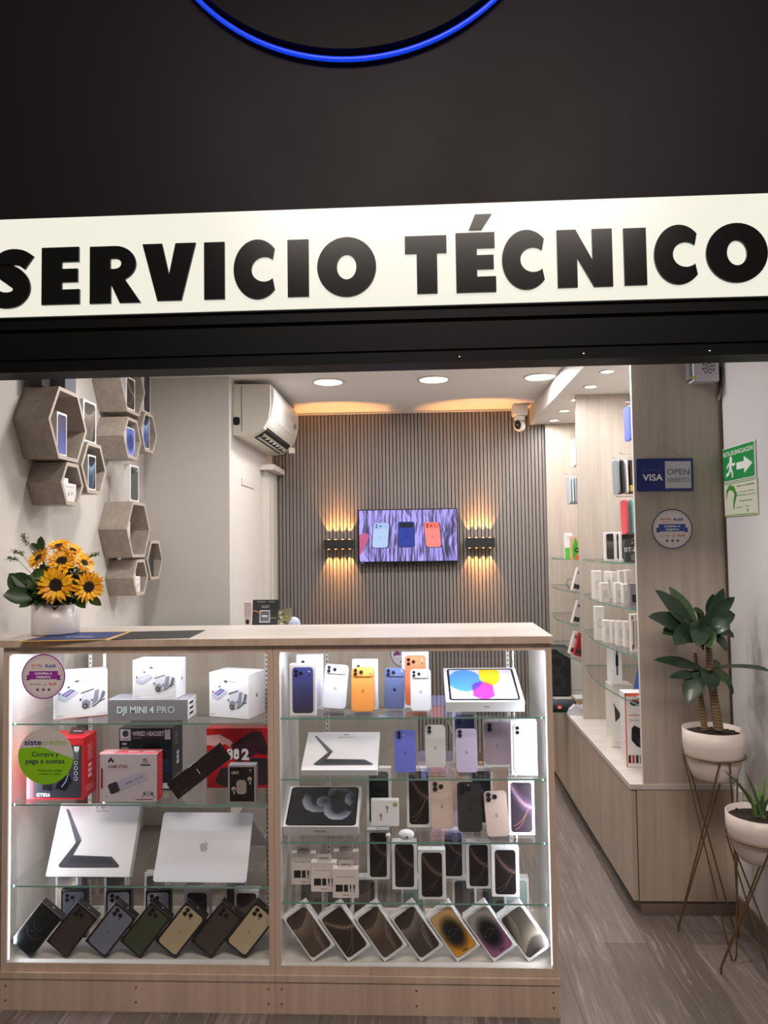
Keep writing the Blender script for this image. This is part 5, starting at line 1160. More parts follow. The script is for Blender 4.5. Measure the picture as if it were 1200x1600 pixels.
# ---------------------------------------------------------------- hexagonal shelves on the left wall
XH = -1.318
def hexa(pl, pr, label, R0=None, cyz=None):
    if cyz: cy, cz_ = cyz; R_ = R0
    else:
        a = at(*pl, X=XH); c = at(*pr, X=XH); cy, cz_ = (a.y+c.y)/2, (a.z+c.z)/2; R_ = (c.y-a.y)/2
    mb = MB(); th = .014; A = [(R_*math.cos(k*PI/3), R_*math.sin(k*PI/3)) for k in range(6)]; r2 = R_-th/math.cos(PI/6); B = [(r2*math.cos(k*PI/3), r2*math.sin(k*PI/3)) for k in range(6)]
    x0, x1 = .0008, XH-XL
    V = [(x1, y, z) for y, z in A]+[(x1, y, z) for y, z in B]+[(x0, y, z) for y, z in A]+[(x0+.006, y, z) for y, z in B]
    f1 = [(k, (k+1) % 6, (k+1) % 6+6, k+6) for k in range(6)]
    mb.add(V, f1, W_HEXRIM); mb.add(V, [(k, k+12, (k+1) % 6+12, (k+1) % 6) for k in range(6)]+[(k+6, (k+1) % 6+6, (k+1) % 6+18, k+18) for k in range(6)]+[(18, 19, 20, 21, 22, 23)], W_HEX)
    tag(mb.build('hexagonal_shelf', M=Matrix.Translation((XL, cy, cz_))), label, 'wall shelf', 'grey hexagonal shelves on the left wall')
    return cy, cz_, R_
HX = {}
HX[1] = hexa((75.6, 652.5), (136, 676), 'large grey hexagonal shelf nearest the counter at the top left')
HX[2] = hexa((95, 753), (130.6, 760), 'small hexagonal shelf directly below the nearest large one')
HX[3] = hexa((126.5, 728), (166.4, 736), 'medium hexagonal shelf right of the lowest one in the front cluster')
a = at(227, 621, X=XH); b_ = at(205, 648, X=XH)
HX[4] = hexa(None, None, 'large hexagonal shelf cut off by the shutter housing', .150, (a.y-.150, at(200, 644, X=XH).z+.13+.002))
HX[5] = hexa((192.5, 680), (221, 691), 'medium hexagonal shelf with a blue phone box, under the cut-off one')
HX[6] = hexa((220, 674.5), (245.6, 678.6), 'hexagonal shelf furthest right in the upper cluster')
HX[7] = hexa((197.5, 827), (235, 828.5), 'large hexagonal shelf in the lower cluster')
HX[8] = hexa((207.6, 903), (231.6, 901), 'small hexagonal shelf at the bottom of the lower cluster')
HX[9] = hexa((229.6, 875), (254.4, 875), 'hexagonal shelf furthest back in the lower cluster')
def wbox(px0, px1, pyb, pyt, label, kind='swoosh', art=None, X=XH-.015, zbase=None, colr=None, base='w', dp=.028, yaw=0, w=None):
    a = at(px0, (pyb+pyt)/2, X=X); c = at(px1, (pyb+pyt)/2, X=X)
    zb_ = at((px0+px1)/2, pyb, X=X).z if zbase is None else zbase; zt2 = at((px0+px1)/2, pyt, X=X).z
    ww = w or (c.y-a.y)
    M = Matrix.Translation((X, (a.y+c.y)/2, zb_)) @ Matrix.Rotation(PI/2+yaw, 4, 'Z')
    return phone_box(M, label, ww, zt2-zb_, dp, kind, base, art, colr, group='boxed phones on the hexagonal shelves', mx=.12)
def hb(k): return HX[k][1]-HX[k][2]*math.cos(PI/6)+.0145
def ht(k): return HX[k][1]+HX[k][2]*math.cos(PI/6)+.0005
wbox(89, 104.5, 712, 645, 'white box with two blue phones in the nearest large hexagonal shelf', 'lin', w_lin('2c2c50', '6a70c0'), zbase=hb(1))
wbox(130, 150.5, 690, 627, 'white box with an apple on its dark screen standing above the medium hexagonal shelf', 'swoosh', w_swoosh('2e2a28', '5c554e', '8c857c'), zbase=ht(3))
wbox(137.5, 150, 767, 711, 'white box with a black and blue screen inside the medium hexagonal shelf', 'swoosh', w_swoosh('15181c', '2c4a66', '8ab0c8'), zbase=hb(3))
wbox(197, 211, 648, 590, 'white box with a streaked dark screen inside the cut-off hexagonal shelf', 'streak', w_streak('2a2020', '4a3a38', 'c49a88'), zbase=hb(4), X=XH-.004, dp=.02)
wbox(196, 211, 714, 668, 'white box with a blue screen in the upper cluster', 'orb', w_orb('6a86d8', '8aa0e0', '2c3c88'), zbase=hb(5))
wbox(224, 235, 636, 582, 'dark screened box standing on top of the furthest right hexagonal shelf', 'streak', w_streak('1c1a1e', '2e2c34', '50505c'), zbase=ht(6))
wbox(223.5, 233.5, 700, 647, 'white box with a blue and black screen in the furthest right hexagonal shelf', 'swoosh', w_swoosh('141820', '3454a0', 'a8c0e8'), zbase=hb(6))
wbox(203, 217, 777, 727, 'white box with a slim grey phone on top of the large lower hexagonal shelf', 'back', colr='4c5450', zbase=ht(7))
wbox(198, 203.5, 845, 815, 'small white box inside the large lower hexagonal shelf', 'lin', w_lin('e0e0e0', 'b8b8b8'), zbase=hb(7), X=XH-.03)
wbox(231, 240, 903, 855, 'dark teal box inside the furthest back lower hexagonal shelf', 'rings', base='d', zbase=hb(9))
for (px0, px1, pyb, pyt, k, lb) in ((99, 119, 787, 757, 2, 'small white charger box inside the lowest front hexagonal shelf'), (211, 219, 925, 900, 8, 'small white charger box inside the bottom hexagonal shelf')):
    X = XH-.012; a = at(px0, pyb, X=X); c = at(px1, pyb, X=X); h = at(px1, pyt, X=X).z-hb(k); w = c.y-a.y; mb = MB(); mb.bbox(-w/2, w/2, 0, .03, 0, h, WHITEBOX, .001); mb.ell(-w*.1, h*.4, w*.08, h*.12, K('c0b8b8'), .0006, 10); mb.ell(w*.15, h*.45, w*.07, h*.12, K('c0b8b8'), .0006, 10); mb.line([(-w*.35, h*.8), (w*.35, h*.8)], .002, K('b0a8a8'))
    o = tag(mb.build('charger_box', M=Matrix.Translation((X, (a.y+c.y)/2, hb(k))) @ Matrix.Rotation(PI/2, 4, 'Z')), lb, 'charger box')
    m3 = MB(); m3.prism(rr(-w*.3, h, w*.1, h+.02, .004, 3), .012, .013, WHITEBOX); m3.build('hang_tab', o)
# grey box and dark thing on top of the nearest hexagon
a = at(77, 600, X=XH-.05); c = at(117, 600, X=XH-.05)
mb = MB(); mb.bbox(-.07, .0, -.06, .03, 0, .10, mat('slate_grey_card', '5c606a', .5), .002); it(mb, 'grey_box', TR(XH-.01, HX[1][0]+.05, ht(1)), 'slate grey box on top of the nearest large hexagonal shelf', 'box')
mb = MB(); mb.bbox(-.05, .0, -.04, .03, 0, .06, mat('dark_brown_card', '2c2220', .6), .002); it(mb, 'dark_box', TR(XH-.06, HX[1][0]-.05, ht(1)), 'dark brown box partly hidden on the nearest large hexagonal shelf', 'box')
# reed diffuser
mb = MB(); mb.lathe([(.0001, 0), (.016, 0), (.017, .02), (.008, .03), (.008, .036), (.0001, .036)], mat('amber_glass', '8a7a66', .2), 16); o = it(mb, 'reed_diffuser', TR(XH-.05, HX[9][0]-.02, ht(9)), 'reed diffuser with pale sticks on the furthest back lower shelf', 'diffuser')
for k in range(5): m3 = MB(); m3.tube([(0, 0, .03), ((k-2)*.006, (k-2)*.010, .13)], .0012, mat('reed', 'c8b8a0', .7), 5); m3.build('reed', o)

# ---------------------------------------------------------------- shelving on the right
YF = 2.95; XD = .815; ZW = .500; XP = .872
t = empty('base_cabinet', (XD, YF, 0), 'long low pale wooden base cabinet along the right wall', 'cabinet')
Ls = YB-.02-YF
mb = MB(); mb.box(.022, XR-XD-.002, 0, .018, .055, ZW-.022, wood_mat('cabinet_end_wood', 'bfae9f', 'a39080', .42)); mb.build('end_panel', t)
mb = MB(); mb.box(.03, XR-XD-.002, .012, Ls, 0, .054, W_PLINTH); mb.build('plinth', t)
mb = MB(); mb.box(.03, XR-XD-.002, .02, Ls, .056, ZW-.023, mat('cabinet_inside', '4a4340', .8)); mb.build('carcass', t)
seams = [YF+.0]+[at(px, (at(px, 1300, X=XD)).y and 1200, X=XD).y for px in (936, 899)]
y1_ = at(936, 1180, X=XD).y; y2_ = at(898, 1150, X=XD).y
ys = [0, y1_-YF, y2_-YF]; step = (Ls-ys[2])/2; ys += [ys[2]+step, Ls]
WD = wood_mat('cabinet_door_wood', 'b9ac9d', '9c8f80', .4)
for a, b_ in zip(ys[:-1], ys[1:]):
    mb = MB(); mb.box(0, .018, a+.002, b_-.002, .056, ZW-.026, WD); mb.build('door', t)
mb = MB(); mb.box(XD-.004, XR-.002, YF-.004, YB-.02, ZW-.020, ZW, W_TOP); tag(mb.build('low_counter_top', loc=(XD, YF, ZW-.02)), 'pale wooden top of the low base cabinet by the right wall', 'counter top')
W_PANEL = wood_mat('shelving_wood', 'c4b8ad', 'a4968b', .42)
yf_, ym_, yr_ = YF+.0, at(905, 852, X=XP+.0).y, YB-.03
for y, lb, zt2 in ((yf_, 'tall wooden end panel of the shelving, nearest the entrance', ZC-.003), (ym_, 'middle wooden divider panel of the wall shelving', 2.243), (yr_, 'rear wooden divider panel beside the slatted wall', 2.243)):
    mb = MB(); mb.box(XP-.008 if y == yf_ else XP, XR-.006, y, y+.018, ZW+.0005, zt2 if y != yf_ else 2.243, W_PANEL); p_ = mb.build('divider_panel', loc=(XP, y, ZW)); tag(p_, lb, 'shelving panel', 'upright panels of the wall shelving')
    if y == yf_: e = MB(); e.box(-.010, -.0081, .0, .018, .0005, 2.243-ZW, WHITEP); eb = e.build('edge_band', p_)
mb = MB(); mb.box(XR-.010, XR-.002, yf_+.019, ym_-.001, ZW+.001, 2.243, WHITEP); struct(mb.build('trim_3'))
mb = MB(); mb.box(XR-.010, XR-.002, ym_+.019, yr_-.001, ZW+.001, 2.243, WHITEP); struct(mb.build('trim_4'))
mb = MB(); mb.box(XR-.0055, XR-.0008, yf_-.012, yf_+.014, ZW+.02, 2.24, mat('brown_gap_strip', '4a3a2e', .8)); struct(mb.build('trim_5'))
mb = MB(); mb.box(XD+.023, XR-.002, YF, 2.968, 2.2455, ZC-.002, W_PANEL) if False else None
def curved(ya, yb, z, bulge, label, n=18):
    pts = [(XR-.012, ya), (XR-.012, yb)]; x0 = XP+.018
    for i in range(n+1):
        t = i/n; pts.append((x0-bulge*math.sin(PI*t), yb+(ya-yb)*t))
    mb = MB(); k = len(pts); V = [(x, y, z) for x, y in pts]+[(x, y, z-.006) for x, y in pts]
    mb.add(V, [list(range(k)), list(range(2*k-1, k-1, -1))], GLASS); mb.add(V, [(i, i+k, (i+1) % k+k, (i+1) % k) for i in range(k)], GLASSE, True)
    tag(mb.build('curved_glass_shelf', loc=(XP, ya, z)), label, 'glass shelf', 'curved glass shelves on the right'); return z
nm = ['top', 'second', 'third', 'lowest']
def zshelf(px, py, X=XP+.018): return at(px, py, X=X).z
ZN = [at(px, py, Y=ym_-.0).z for px, py in ((914, 873), (917.6, 927.5), (921, 983), (924, 1039))]
ZF = [at(px, py, Y=yr_-.0).z for px, py in ((860, 870.6), (861, 913), (862, 957), (865, 1001))]
for i in range(4):
    curved(yf_+.020, ym_-.002, ZN[i], .055, nm[i]+' curved glass shelf in the nearer bay'); curved(ym_+.020, yr_-.002, ZF[i], .05, nm[i]+' curved glass shelf in the far bay')
lamp('bay_fill_near', 'AREA', (XP+.06, (yf_+ym_)/2, 2.2), 5, (.95, .97, 1), .05, .7, aim=(.25, 0, -1))  # added lamps that whiten the shelf bays; no strip is modelled there
lamp('bay_fill_far', 'AREA', (XP+.06, (ym_+yr_)/2, 2.2), 4.5, (1, .95, .92), .05, .7, aim=(.25, 0, -1))

# things in the nearer bay. boxes face the aisle (-X) or the entrance (-Y)
def aisle(px0, px1, pyb, pyt, z, Y, dp, m, name, label, cat, group=None, fn=None, yaw=0, zb_=None):
    "box whose front faces the entrance at depth Y"
    a = at(px0, pyb, Y=Y); c = at(px1, pyb, Y=Y); h = at((px0+px1)/2, pyt, Y=Y).z-z; w = c.x-a.x
    mb = MB(); mb.bbox(-w/2, w/2, 0, dp, 0, h, m, .0008)
    if fn: fn(mb, w, h)
    return it(mb, name, TR((a.x+c.x)/2, Y, z+.0005, yaw), label, cat, group)
z = ZN[0]
for i, (a, b_, lb) in enumerate(((945, 962, 'left white phone box on the top glass shelf of the nearer bay'), (961, 970, 'middle white phone box on the top glass shelf of the nearer bay'), (969, 989, 'right white phone box on the top glass shelf of the nearer bay'))):
    Y = 3.50-.03*i; xa = at(a, 850, Y=Y).x; xb = at(b_, 850, Y=Y).x; h = at(a, 832, Y=Y).z-z
    phone_box(TR((xa+.038), Y, z+.0005), lb, .076, h, .027, 'swoosh', 'w', w_swoosh('1e1a1a', '4a403c', '7a706a'), group='phone boxes on the upper glass shelf')
def btb(mb, w, h): mb.text('BT-BT', 0, h*.45, h*.2, K('c8ccd0'), 'c', .03); mb.ell(0, h*.85, w*.05, w*.05, K('b8bcc0')); mb.rect(-w*.1, h*.05, w*.12, h*.35, K('7a8084'))
aisle(977, 1000, 870, 843, z, 3.24, .03, mat('dark_green_grey', '39403f', .4), 'speaker_box', 'dark grey box marked BT-BT in front of the phone boxes', 'speaker box', None, btb)
def strap(mb, w, h): mb.ring(0, h*.5, w*.16, w*.24, K('c4bcb8'), .0006, 16, 0, 360, 2.2); mb.line([(-w*.3, h*.9), (w*.3, h*.9)], .002, K('c0b8b4'))
def earp(mb, w, h): mb.ell(0, h*.5, w*.2, h*.22, K('cfc8c4'), .0006, 12); mb.line([(-w*.3, h*.15), (w*.3, h*.15)], .002, K('c0b8b4'))
def plug(mb, w, h): mb.rect(-w*.25, h*.25, w*.25, h*.62, K('d4ccc8'), .0006)
G6 = 'white accessory boxes on the glass shelves'
z = ZN[1]
for i, (a, b_, t_, Y, fn, lb) in enumerate(((928, 941, 892, 3.62, strap, 'tall white strap box at the left of the second glass shelf'), (948, 956, 893, 3.66, earp, 'white box behind, second on the second glass shelf'), (957, 964, 894, 3.62, plug, 'white hang box third on the second glass shelf'), (969, 977, 892, 3.56, plug, 'white hang box fourth on the second glass shelf'), (979, 988, 891, 3.52, earp, 'white hang box fifth on the second glass shelf'),
        (940, 952, 911, 3.42, plug, 'short white box in the front of the second glass shelf, left'), (962, 974, 911, 3.36, plug, 'square white box in the front of the second glass shelf, middle'), (974, 984, 913, 3.31, plug, 'white box in front of the second glass shelf, right of the middle'))):
    aisle(a, b_, 930, t_, z, Y, .05, mat('ivory_card', 'e8e2dc', .4), 'accessory_box', lb, 'accessory box', G6, fn)
def dkp(mb, w, h): mb.rect(-w*.3, h*.15, w*.3, h*.5, K('2a2a2c'))
aisle(985, 1000, 940, 912, z, 3.22, .04, mat('grey_card', '8d8b90', .4), 'accessory_box', 'grey box with a black square at the near end of the second glass shelf', 'accessory box', None, dkp)
z = ZN[2]
aisle(931, 945, 983, 948, z, 3.55, .04, mat('ivory_card', 'e8e2dc', .4), 'accessory_box', 'tall white strap box at the left of the third glass shelf', 'accessory box', G6, strap)
for i, (a, b_, Y) in enumerate(((945, 955, 3.46), (956, 965, 3.42), (965, 976, 3.36), (977, 987, 3.30))):
    aisle(a, b_, 1000, 970+i*.5, z, Y, .05, mat('ivory_card', 'e8e2dc', .4), 'accessory_box', 'white box in the front row of the third glass shelf, '+['first', 'second', 'third', 'last before the striped box'][i], 'accessory box', G6, earp)
def stripes(mb, w, h):
    for k, c in enumerate(('2c2a2a', 'd8d0cc', 'a08c70', '3a3634')): mb.rect(w*(-.3+.16*k), h*.1, w*(-.22+.16*k), h*.82, K(c), .0006)
    mb.rect(-w*.42, h*.06, -w*.32, h*.2, K('1c1c1c')); mb.rect(-w*.42, h*.86, -w*.3, h*.95, K('1c1c1c'))
aisle(987, 1002, 1012, 960, z, 3.16, .03, mat('ivory_card', 'e8e2dc', .4), 'cable_box', 'upright white box of striped cables at the near end of the third shelf', 'cable box', None, stripes)
z = ZN[3]
def watch(mb, w, h): mb.line([(0, h*.22), (0, h*.88)], w*.16, K('28262a')); mb.poly(rr(-w*.14, h*.42, w*.14, h*.70, .004, 3), K('1a1a1e', .2), .0006)
x0w = at(957, 1050, Y=3.46)
aisle(957, 972, 1052, 1003, z, 3.46, .10, WHITEBOX, 'watch_box', 'white watch box picturing a black wristwatch', 'watch box', None, watch)
mb = MB(); mb.prism([(0, 0), (.035, 0), (.03, .10), (.022, .10)], 0, .06, K('1c4c9c')); p = at(995, 1060, Y=3.25); it(mb, 'blue_stand', TR(p.x, 3.25, z+.0005), 'blue tapered plastic stand by the end panel', 'stand')
for k in range(3):
    mb = MB(); mb.box(-.09, .05, -.06, .06, 0, .002, mat('plastic_sleeve', 'd4d4e0', .2)); mb.line([(-.05, 0), (.05, 0)], .001, K('8a8a98')); p = at(998, 1070, Y=3.15)
    it(mb, 'plastic_sleeve', TR(XP+.13, 3.10+.01*k, z+.0006+.0024*k, .1*k-.1), 'clear printed plastic sleeve lying on the lowest glass shelf', 'plastic sleeve', 'plastic sleeves on the lowest glass shelf')
# on the low counter
def dronep(mb, w, h): mb.poly([(-w*.35, h*.66), (-w*.05, h*.50), (-w*.32, h*.40)], K('3a3636'), .0006); mb.line([(-w*.4, h*.7), (-w*.05, h*.5), (w*.5, h*.52)], .004, K('3a3636'), .0006); mb.line([(w*.0, h*.5), (w*.3, h*.7), (w*.45, h*.68)], .003, K('4a4644'), .0006); mb.line([(-w*.35, h*.08), (w*.3, h*.08)], .002, K('b8b0ac'))
aisle(955.5, 990, 1133, 1070, ZW, 3.47, .10, mat('ivory_card', 'e8e2dc', .4), 'drone_box', 'ivory box picturing a small drone on the low counter', 'drone box', None, dronep)
def vr(mb, w, h):
    mb.rect(-w*.5, 0, -w*.44, h, K('e8704a'), .0006); mb.rect(-w*.5, h*.955, w*.5, h, K('e8704a'), .0006); mb.ell(-w*.05, h*.87, w*.22, h*.045, K('3a3c42'), .0007)
    mb.poly([(-w*.22, h*.52), (-w*.1, h*.56), (w*.34, h*.50), (w*.46, h*.36), (w*.3, h*.24), (-w*.0, h*.28), (-w*.24, h*.36)], K('1c1c1e', .25), .0007); mb.ell(w*.14, h*.34, w*.1, h*.06, K('3a3a40', .2), .0009)
    mb.line([(-w*.33, h*.70), (w*.33, h*.70)], .003, K('c85a4a')); mb.line([(-w*.3, h*.63), (w*.3, h*.63)], .0015, K('8a8484')); mb.line([(-w*.3, h*.56), (-w*.3, h*.66)], .001, K('c85a4a'))
    for k in range(5): mb.rect(w*(-.40+.17*k), h*.05, w*(-.28+.17*k), h*.16, K(['1c1c20', 'c83c34', '2c2c30', '7a8a5a', '1c1c20'][k]), .0007)
aisle(978, 1012, 1162, 1083, ZW, 3.17, .08, WHITEBOX, 'projector_box', 'white and orange box picturing a black headset on the low counter', 'gadget box', None, vr)
mb = MB(); mb.prism([(0, 0), (.14, 0), (.13, .05), (.09, .03), (.04, .055), (.01, .03)], 0, .12, mat('crumpled_bag', 'c8c6d0', .25)); p = at(888, 1118, Z=ZW); it(mb, 'plastic_bag', TR(p.x, p.y, ZW+.0005), 'crumpled clear plastic bag on the low counter by the middle divider', 'plastic bag')

# hooks and hanging phone cases
def hookrow(name, px, py, Y, n, cols, lab, grp, hx=.0055, cw=.018):
    p = at(px, py, Y=Y)
    for k in range(n):
        q = MB(); q.prism(rr(-.036, -.155, .036, 0, .012, 4), 0, .009, mat('case_'+cols[k], cols[k], .35)); q.prism(rr(-.033, -.03, .005, -.004, .006, 3), -.003, 0, mat('case_'+dk(cols[k], .8), dk(cols[k], .8), .35)) 
        it(q, 'phone_case', Matrix.Translation((p.x+cw*k, Y-.0*k, p.z)) @ Matrix.Rotation(math.radians(94+2*k), 4, 'Z') @ Matrix.Rotation(.05, 4, 'Y'), lab[k], 'phone case', grp)
def hook(px0, px1, py, Y, label):
    a = at(px0, py, Y=Y); m3 = MB(); m3.tube([(a.x, Y, a.z+.006), (a.x+.003, Y, a.z), (a.x+.02, Y, a.z), (XR-.011, Y+.0, a.z)], .0018, CHROME, 6); tag(m3.build('hook', loc=a), label, 'hook', 'wire hooks carrying phone cases')
hook(958, 990, 716, 3.46, 'long wire hook above the row of dark and white phone cases'); hook(968, 990, 709, 3.52, 'wire hook just behind the long one')
hookrow('c', 963, 720, 3.45, 5, ('8a9398', '2a2a2c', 'e4e2e0', '30292a', 'b0402e'), ['grey phone case, first on the long hook', 'black phone case hanging second on the long hook', 'white phone case hanging on the long hook', 'dark brown phone case hanging on the long hook', 'rust red phone case, last on the long hook'], 'phone cases on the long hook')
hook(976, 990, 629, 3.42, 'wire hook high in the nearer bay')
hookrow('c', 981, 636, 3.36, 2, ('5a68c4', '4658b0'), ['periwinkle blue phone case hanging high in the nearer bay', 'darker blue phone case behind the periwinkle one'], 'blue phone cases', cw=.006)
hook(962, 990, 776, 3.44, 'wire hook above the red and mint phone cases')
hookrow('c', 976, 782, 3.42, 2, ('d84a52', '6fb8ac'), ['coral red phone case hanging above the phone boxes', 'mint green phone case beside the coral red one'], 'coloured phone cases', cw=.028)
q = at(990, 764, Y=3.4); mb = MB(); mb.bbox(-.012, .012, 0, .02, 0, .03, K('c8b048'), .002); it(mb, 'yellow_tag', TR(q.x, 3.4, q.z-.012), 'small yellow box end on the hook row', 'tag')
hook(884, 900, 741, 4.3, 'wire hook in the far bay carrying clear cases')
hookrow('c', 889, 746, 4.30, 4, ('b4bcc4', 'c4ccd2', '9aa4b0', 'bcc4cc'), ['front clear grey phone case in the far bay', 'second clear grey phone case in the far bay', 'third clear grey phone case in the far bay', 'rear clear grey phone case in the far bay'], 'clear phone cases in the far bay', cw=.014)
hook(893, 903, 682, 4.35, 'wire hook high in the far bay')
hookrow('c', 896, 688, 4.32, 2, ('d8d0c8', 'b8aca0'), ['cream phone case hanging high in the far bay', 'tan phone case behind the cream one'], 'pale phone cases', cw=.01)

# far bay things
z = ZF[0]
def greenb(mb, w, h): mb.rect(-w*.48, 0, w*.48, h*.42, K('5cc838'), .0006); mb.line([(-w*.3, h*.85), (w*.2, h*.85)], .003, K('a8a8a8')); mb.line([(-w*.3, h*.75), (w*.1, h*.75)], .003, K('c0c0c0'))
aisle(883, 895, 869, 833, z, 4.45, .04, WHITEBOX, 'cable_box', 'white and lime green box on the top glass shelf of the far bay', 'accessory box', None, greenb)
def gh(mb, w, h): mb.poly([(-w*.3, h*.0), (-w*.4, h*.5), (0, h*.95), (w*.3, h*.7), (w*.2, 0)], K('4ab82c'), .0006); mb.ring(w*.2, h*.4, w*.15, w*.3, K('1c1c1e'), .0008, 14); mb.rect(-w*.1, 0, w*.45, h*.16, K('e86a3c'), .0009)
aisle(893, 906, 870, 838, z, 4.22, .04, mat('pale_orange_card', 'e0b8a0', .4), 'headphone_box', 'green and orange headphone box beside the middle divider', 'headphone box', None, gh)
mb = MB(); mb.tube([(0.03*math.cos(a*.5), .01*a*.1, .028+.027*math.sin(a*.5)) for a in range(14)], .003, K('8a8684'), 6); p = at(893, 905, Y=4.5); it(mb, 'coiled_cable', TR(p.x, 4.5, ZF[1]+.003), 'grey coiled cable on the second glass shelf of the far bay', 'cable')
def magz(c): 
    def f(mb, w, h): mb.rect(-w*.4, h*.1, w*.4, h*.3, K('3a3a3c'), .0006); mb.rect(-w*.3, h*.75, w*.3, h*.85, K('5a5a5c'), .0006)
    return f
for (px, py, tp, Y, zz, c, lb) in ((899, 922, 885, 4.15, ZF[1], 'd8d2ce', 'slanted white packet on the second glass shelf of the far bay'), (899, 968, 935, 4.2, ZF[2], 'd4ccc8', 'slanted white packet on the third glass shelf of the far bay'), (894, 1006, 978, 4.3, ZF[3], 'e4e0dc', 'slanted white packet on the lowest glass shelf of the far bay'), (902, 1007, 976, 4.25, ZF[3], 'b02434', 'slanted dark red packet on the lowest glass shelf of the far bay')):
    q = at(px, py, Y=Y); h = .13; mb = MB(); mb.bbox(-.02, .022, 0, .05, 0, h, mat('packet_'+c, c, .4), .001); magz(c)(mb, .04, h)
    it(mb, 'accessory_packet', TR(q.x, Y, zz+.0006+.02*math.sin(.28), 0, 0, .28), lb, 'packet')
# speakers on the low counter
x_ = at(868, 1073, Y=4.62).x; mb = MB(); mb.bbox(-.075, .085, 0, .15, 0, .30, mat('speaker_black', '151718', .5), .012); mb.lathe([(.0001, -.001), (.05, -.001), (.055, 0)], BLACKM, 20, (0, 0, 0)) if False else None
for zc_ in (.09, .21): mb.ring(0, zc_, .03, .05, K('26292a'), .0008, 28); mb.ell(0, zc_, .02, .02, K('0c0c0c'), .001, 18)
it(mb, 'party_speaker', TR(x_+.01, 4.60, ZW+.0006), 'tall black speaker at the back end of the low counter', 'speaker')
p = at(878, 1084, Y=4.18); Rr = .036; mb = MB(); mb.T = Matrix.Rotation(PI/2, 4, 'Y')
mb.lathe([(.0001, -.095), (.022, -.095), (.032, -.09), (Rr, -.08), (Rr, .08), (.032, .09), (.022, .095), (.0001, .095)], mat('teal_black_fabric', '1e292c', .7), 28); mb.T = Matrix.Identity(4)
mb.prism(rr(-.014, -.008, .012, .010, .003, 3), -Rr-.0015, -Rr+.003, K('d8342c'))
mb.text('JBL', -.001, -.005, .009, K('ffffff'), 'c', .03, d=Rr+.002)
it(mb, 'portable_speaker', TR(p.x-.02, 4.18, ZW+Rr+.0006), 'dark cylindrical portable speaker with a red badge lying on the low counter', 'speaker')
mb = MB(); mb.bbox(0, .16, 0, .12, 0, .035, mat('kraft_tan', 'a89468', .5), .002); mb.box(.005, .15, .005, .115, .035, .038, K('d0d4dc')); p = at(899, 1078, Y=4.35); it(mb, 'tan_carton', TR(p.x, 4.35, ZW+.0006), 'flat tan carton behind the portable speaker', 'carton')
mb = MB(); mb.bbox(0, .14, 0, .02, 0, .22, mat('ivory_card', 'e8e2dc', .4), .002); mb.ell(.02, .10, .008, .008, K('2a2a2a')); mb.line([(.015, .05), (.015, .19)], .002, K('b8b4b0')); p = at(886, 1075, Y=4.8); it(mb, 'white_case', TR(p.x, 4.8, ZW+.0006), 'white upright case next to the tall black speaker', 'case')

# ---------------------------------------------------------------- things on the end panel and the right wall
YP = YF-.0004
p0 = at(995.5, 768, Y=YP-.004); p1 = at(1082, 715, Y=YP-.004); w = p1.x-p0.x; h = p1.z-p0.z
mb = MB(); mb.prism(rr(0, 0, w, h, .006, 4), -.004, 0, mat('sign_blue', '1c2c74', .3)); mb.rect(w*.50, h*.09, w*.96, h*.91, mat('sign_grey', 'c8c8d4', .4), .0045)
mb.text('VISA', w*.28, h*.33, h*.20, K('f0f0f6'), 'c', .02, w=w*.36, d=.0048); mb.line([(w*.09, h*.64), (w*.45, h*.64)], h*.02, K('4a5a98'), .0048)
mb.text('OPEN', w*.73, h*.50, h*.19, K('4c4e60'), 'c', -.0, w=w*.40, d=.0048); mb.text('ABIERTO', w*.73, h*.28, h*.135, K('4c4e60'), 'c', 0, w=w*.40, d=.0048)
o = it(mb, 'open_sign', TR(p0.x, YP-.001, p0.z, 0, 0, .010), 'blue and grey sign reading VISA OPEN ABIERTO hung on the wooden end panel', 'sign')
pn = at(1036, 691, Y=YP-.004)-Vector((p0.x, YP-.001, p0.z)); mb = MB(); mb.tube([(.02, -.005, h-.004), tuple(pn), (w-.03, -.005, h-.004)], .0009, K('8a8480'), 5); mb.ball(tuple(pn), .0025, CHROME, 6, 4); mb.build('hanging_cord', o)
# power supply box
p0 = at(1082, 597, Y=YP-.04); p1 = at(1121, 556, Y=YP-.04); w = p1.x-p0.x
t = empty('power_supply', (p0.x, YP, p0.z), 'white metal power supply box with round vent on top of the end panel', 'power supply')
mb = MB(); mb.bbox(-.0, w, -.05, -.0005, 0, .16, mat('psu_white', 'd2d0d6', .4, .2), .0015); mb.box(-.012, 0, -.045, -.0005, .012, .15, mat('psu_grey', '8a8a92', .4, .5)); mb.box(-.012, .01, -.0505, -.05, .012, .02, K('d8cc30'))
mb.build('casing', t)
mb = MB(); c_ = (w*.60, .055)
for r1, r2, nn in ((.021, .025, 8), (.012, .016, 6), (.004, .008, 4)):
    for k in range(nn): a0 = 360/nn*k; mb.ring(c_[0], c_[1], r1, r2, K('17171a'), .0505, 6, a0, a0+360/nn*.68)
for a, b_ in ((-.03, .03), (.028, -.026)): mb.ell(c_[0]+a, c_[1]+b_, .002, .002, K('303034'), .0505, 8)
mb.build('vent_grille', t)
mb = MB(); mb.tube([(w+.002, -.02, .10), (w+.022, -.02, .06), (w+.020, -.02, -.02), (w+.008, -.02, -.07)], .004, mat('cable_grey', '9a948e', .6), 6); mb.build('power_cord', t)
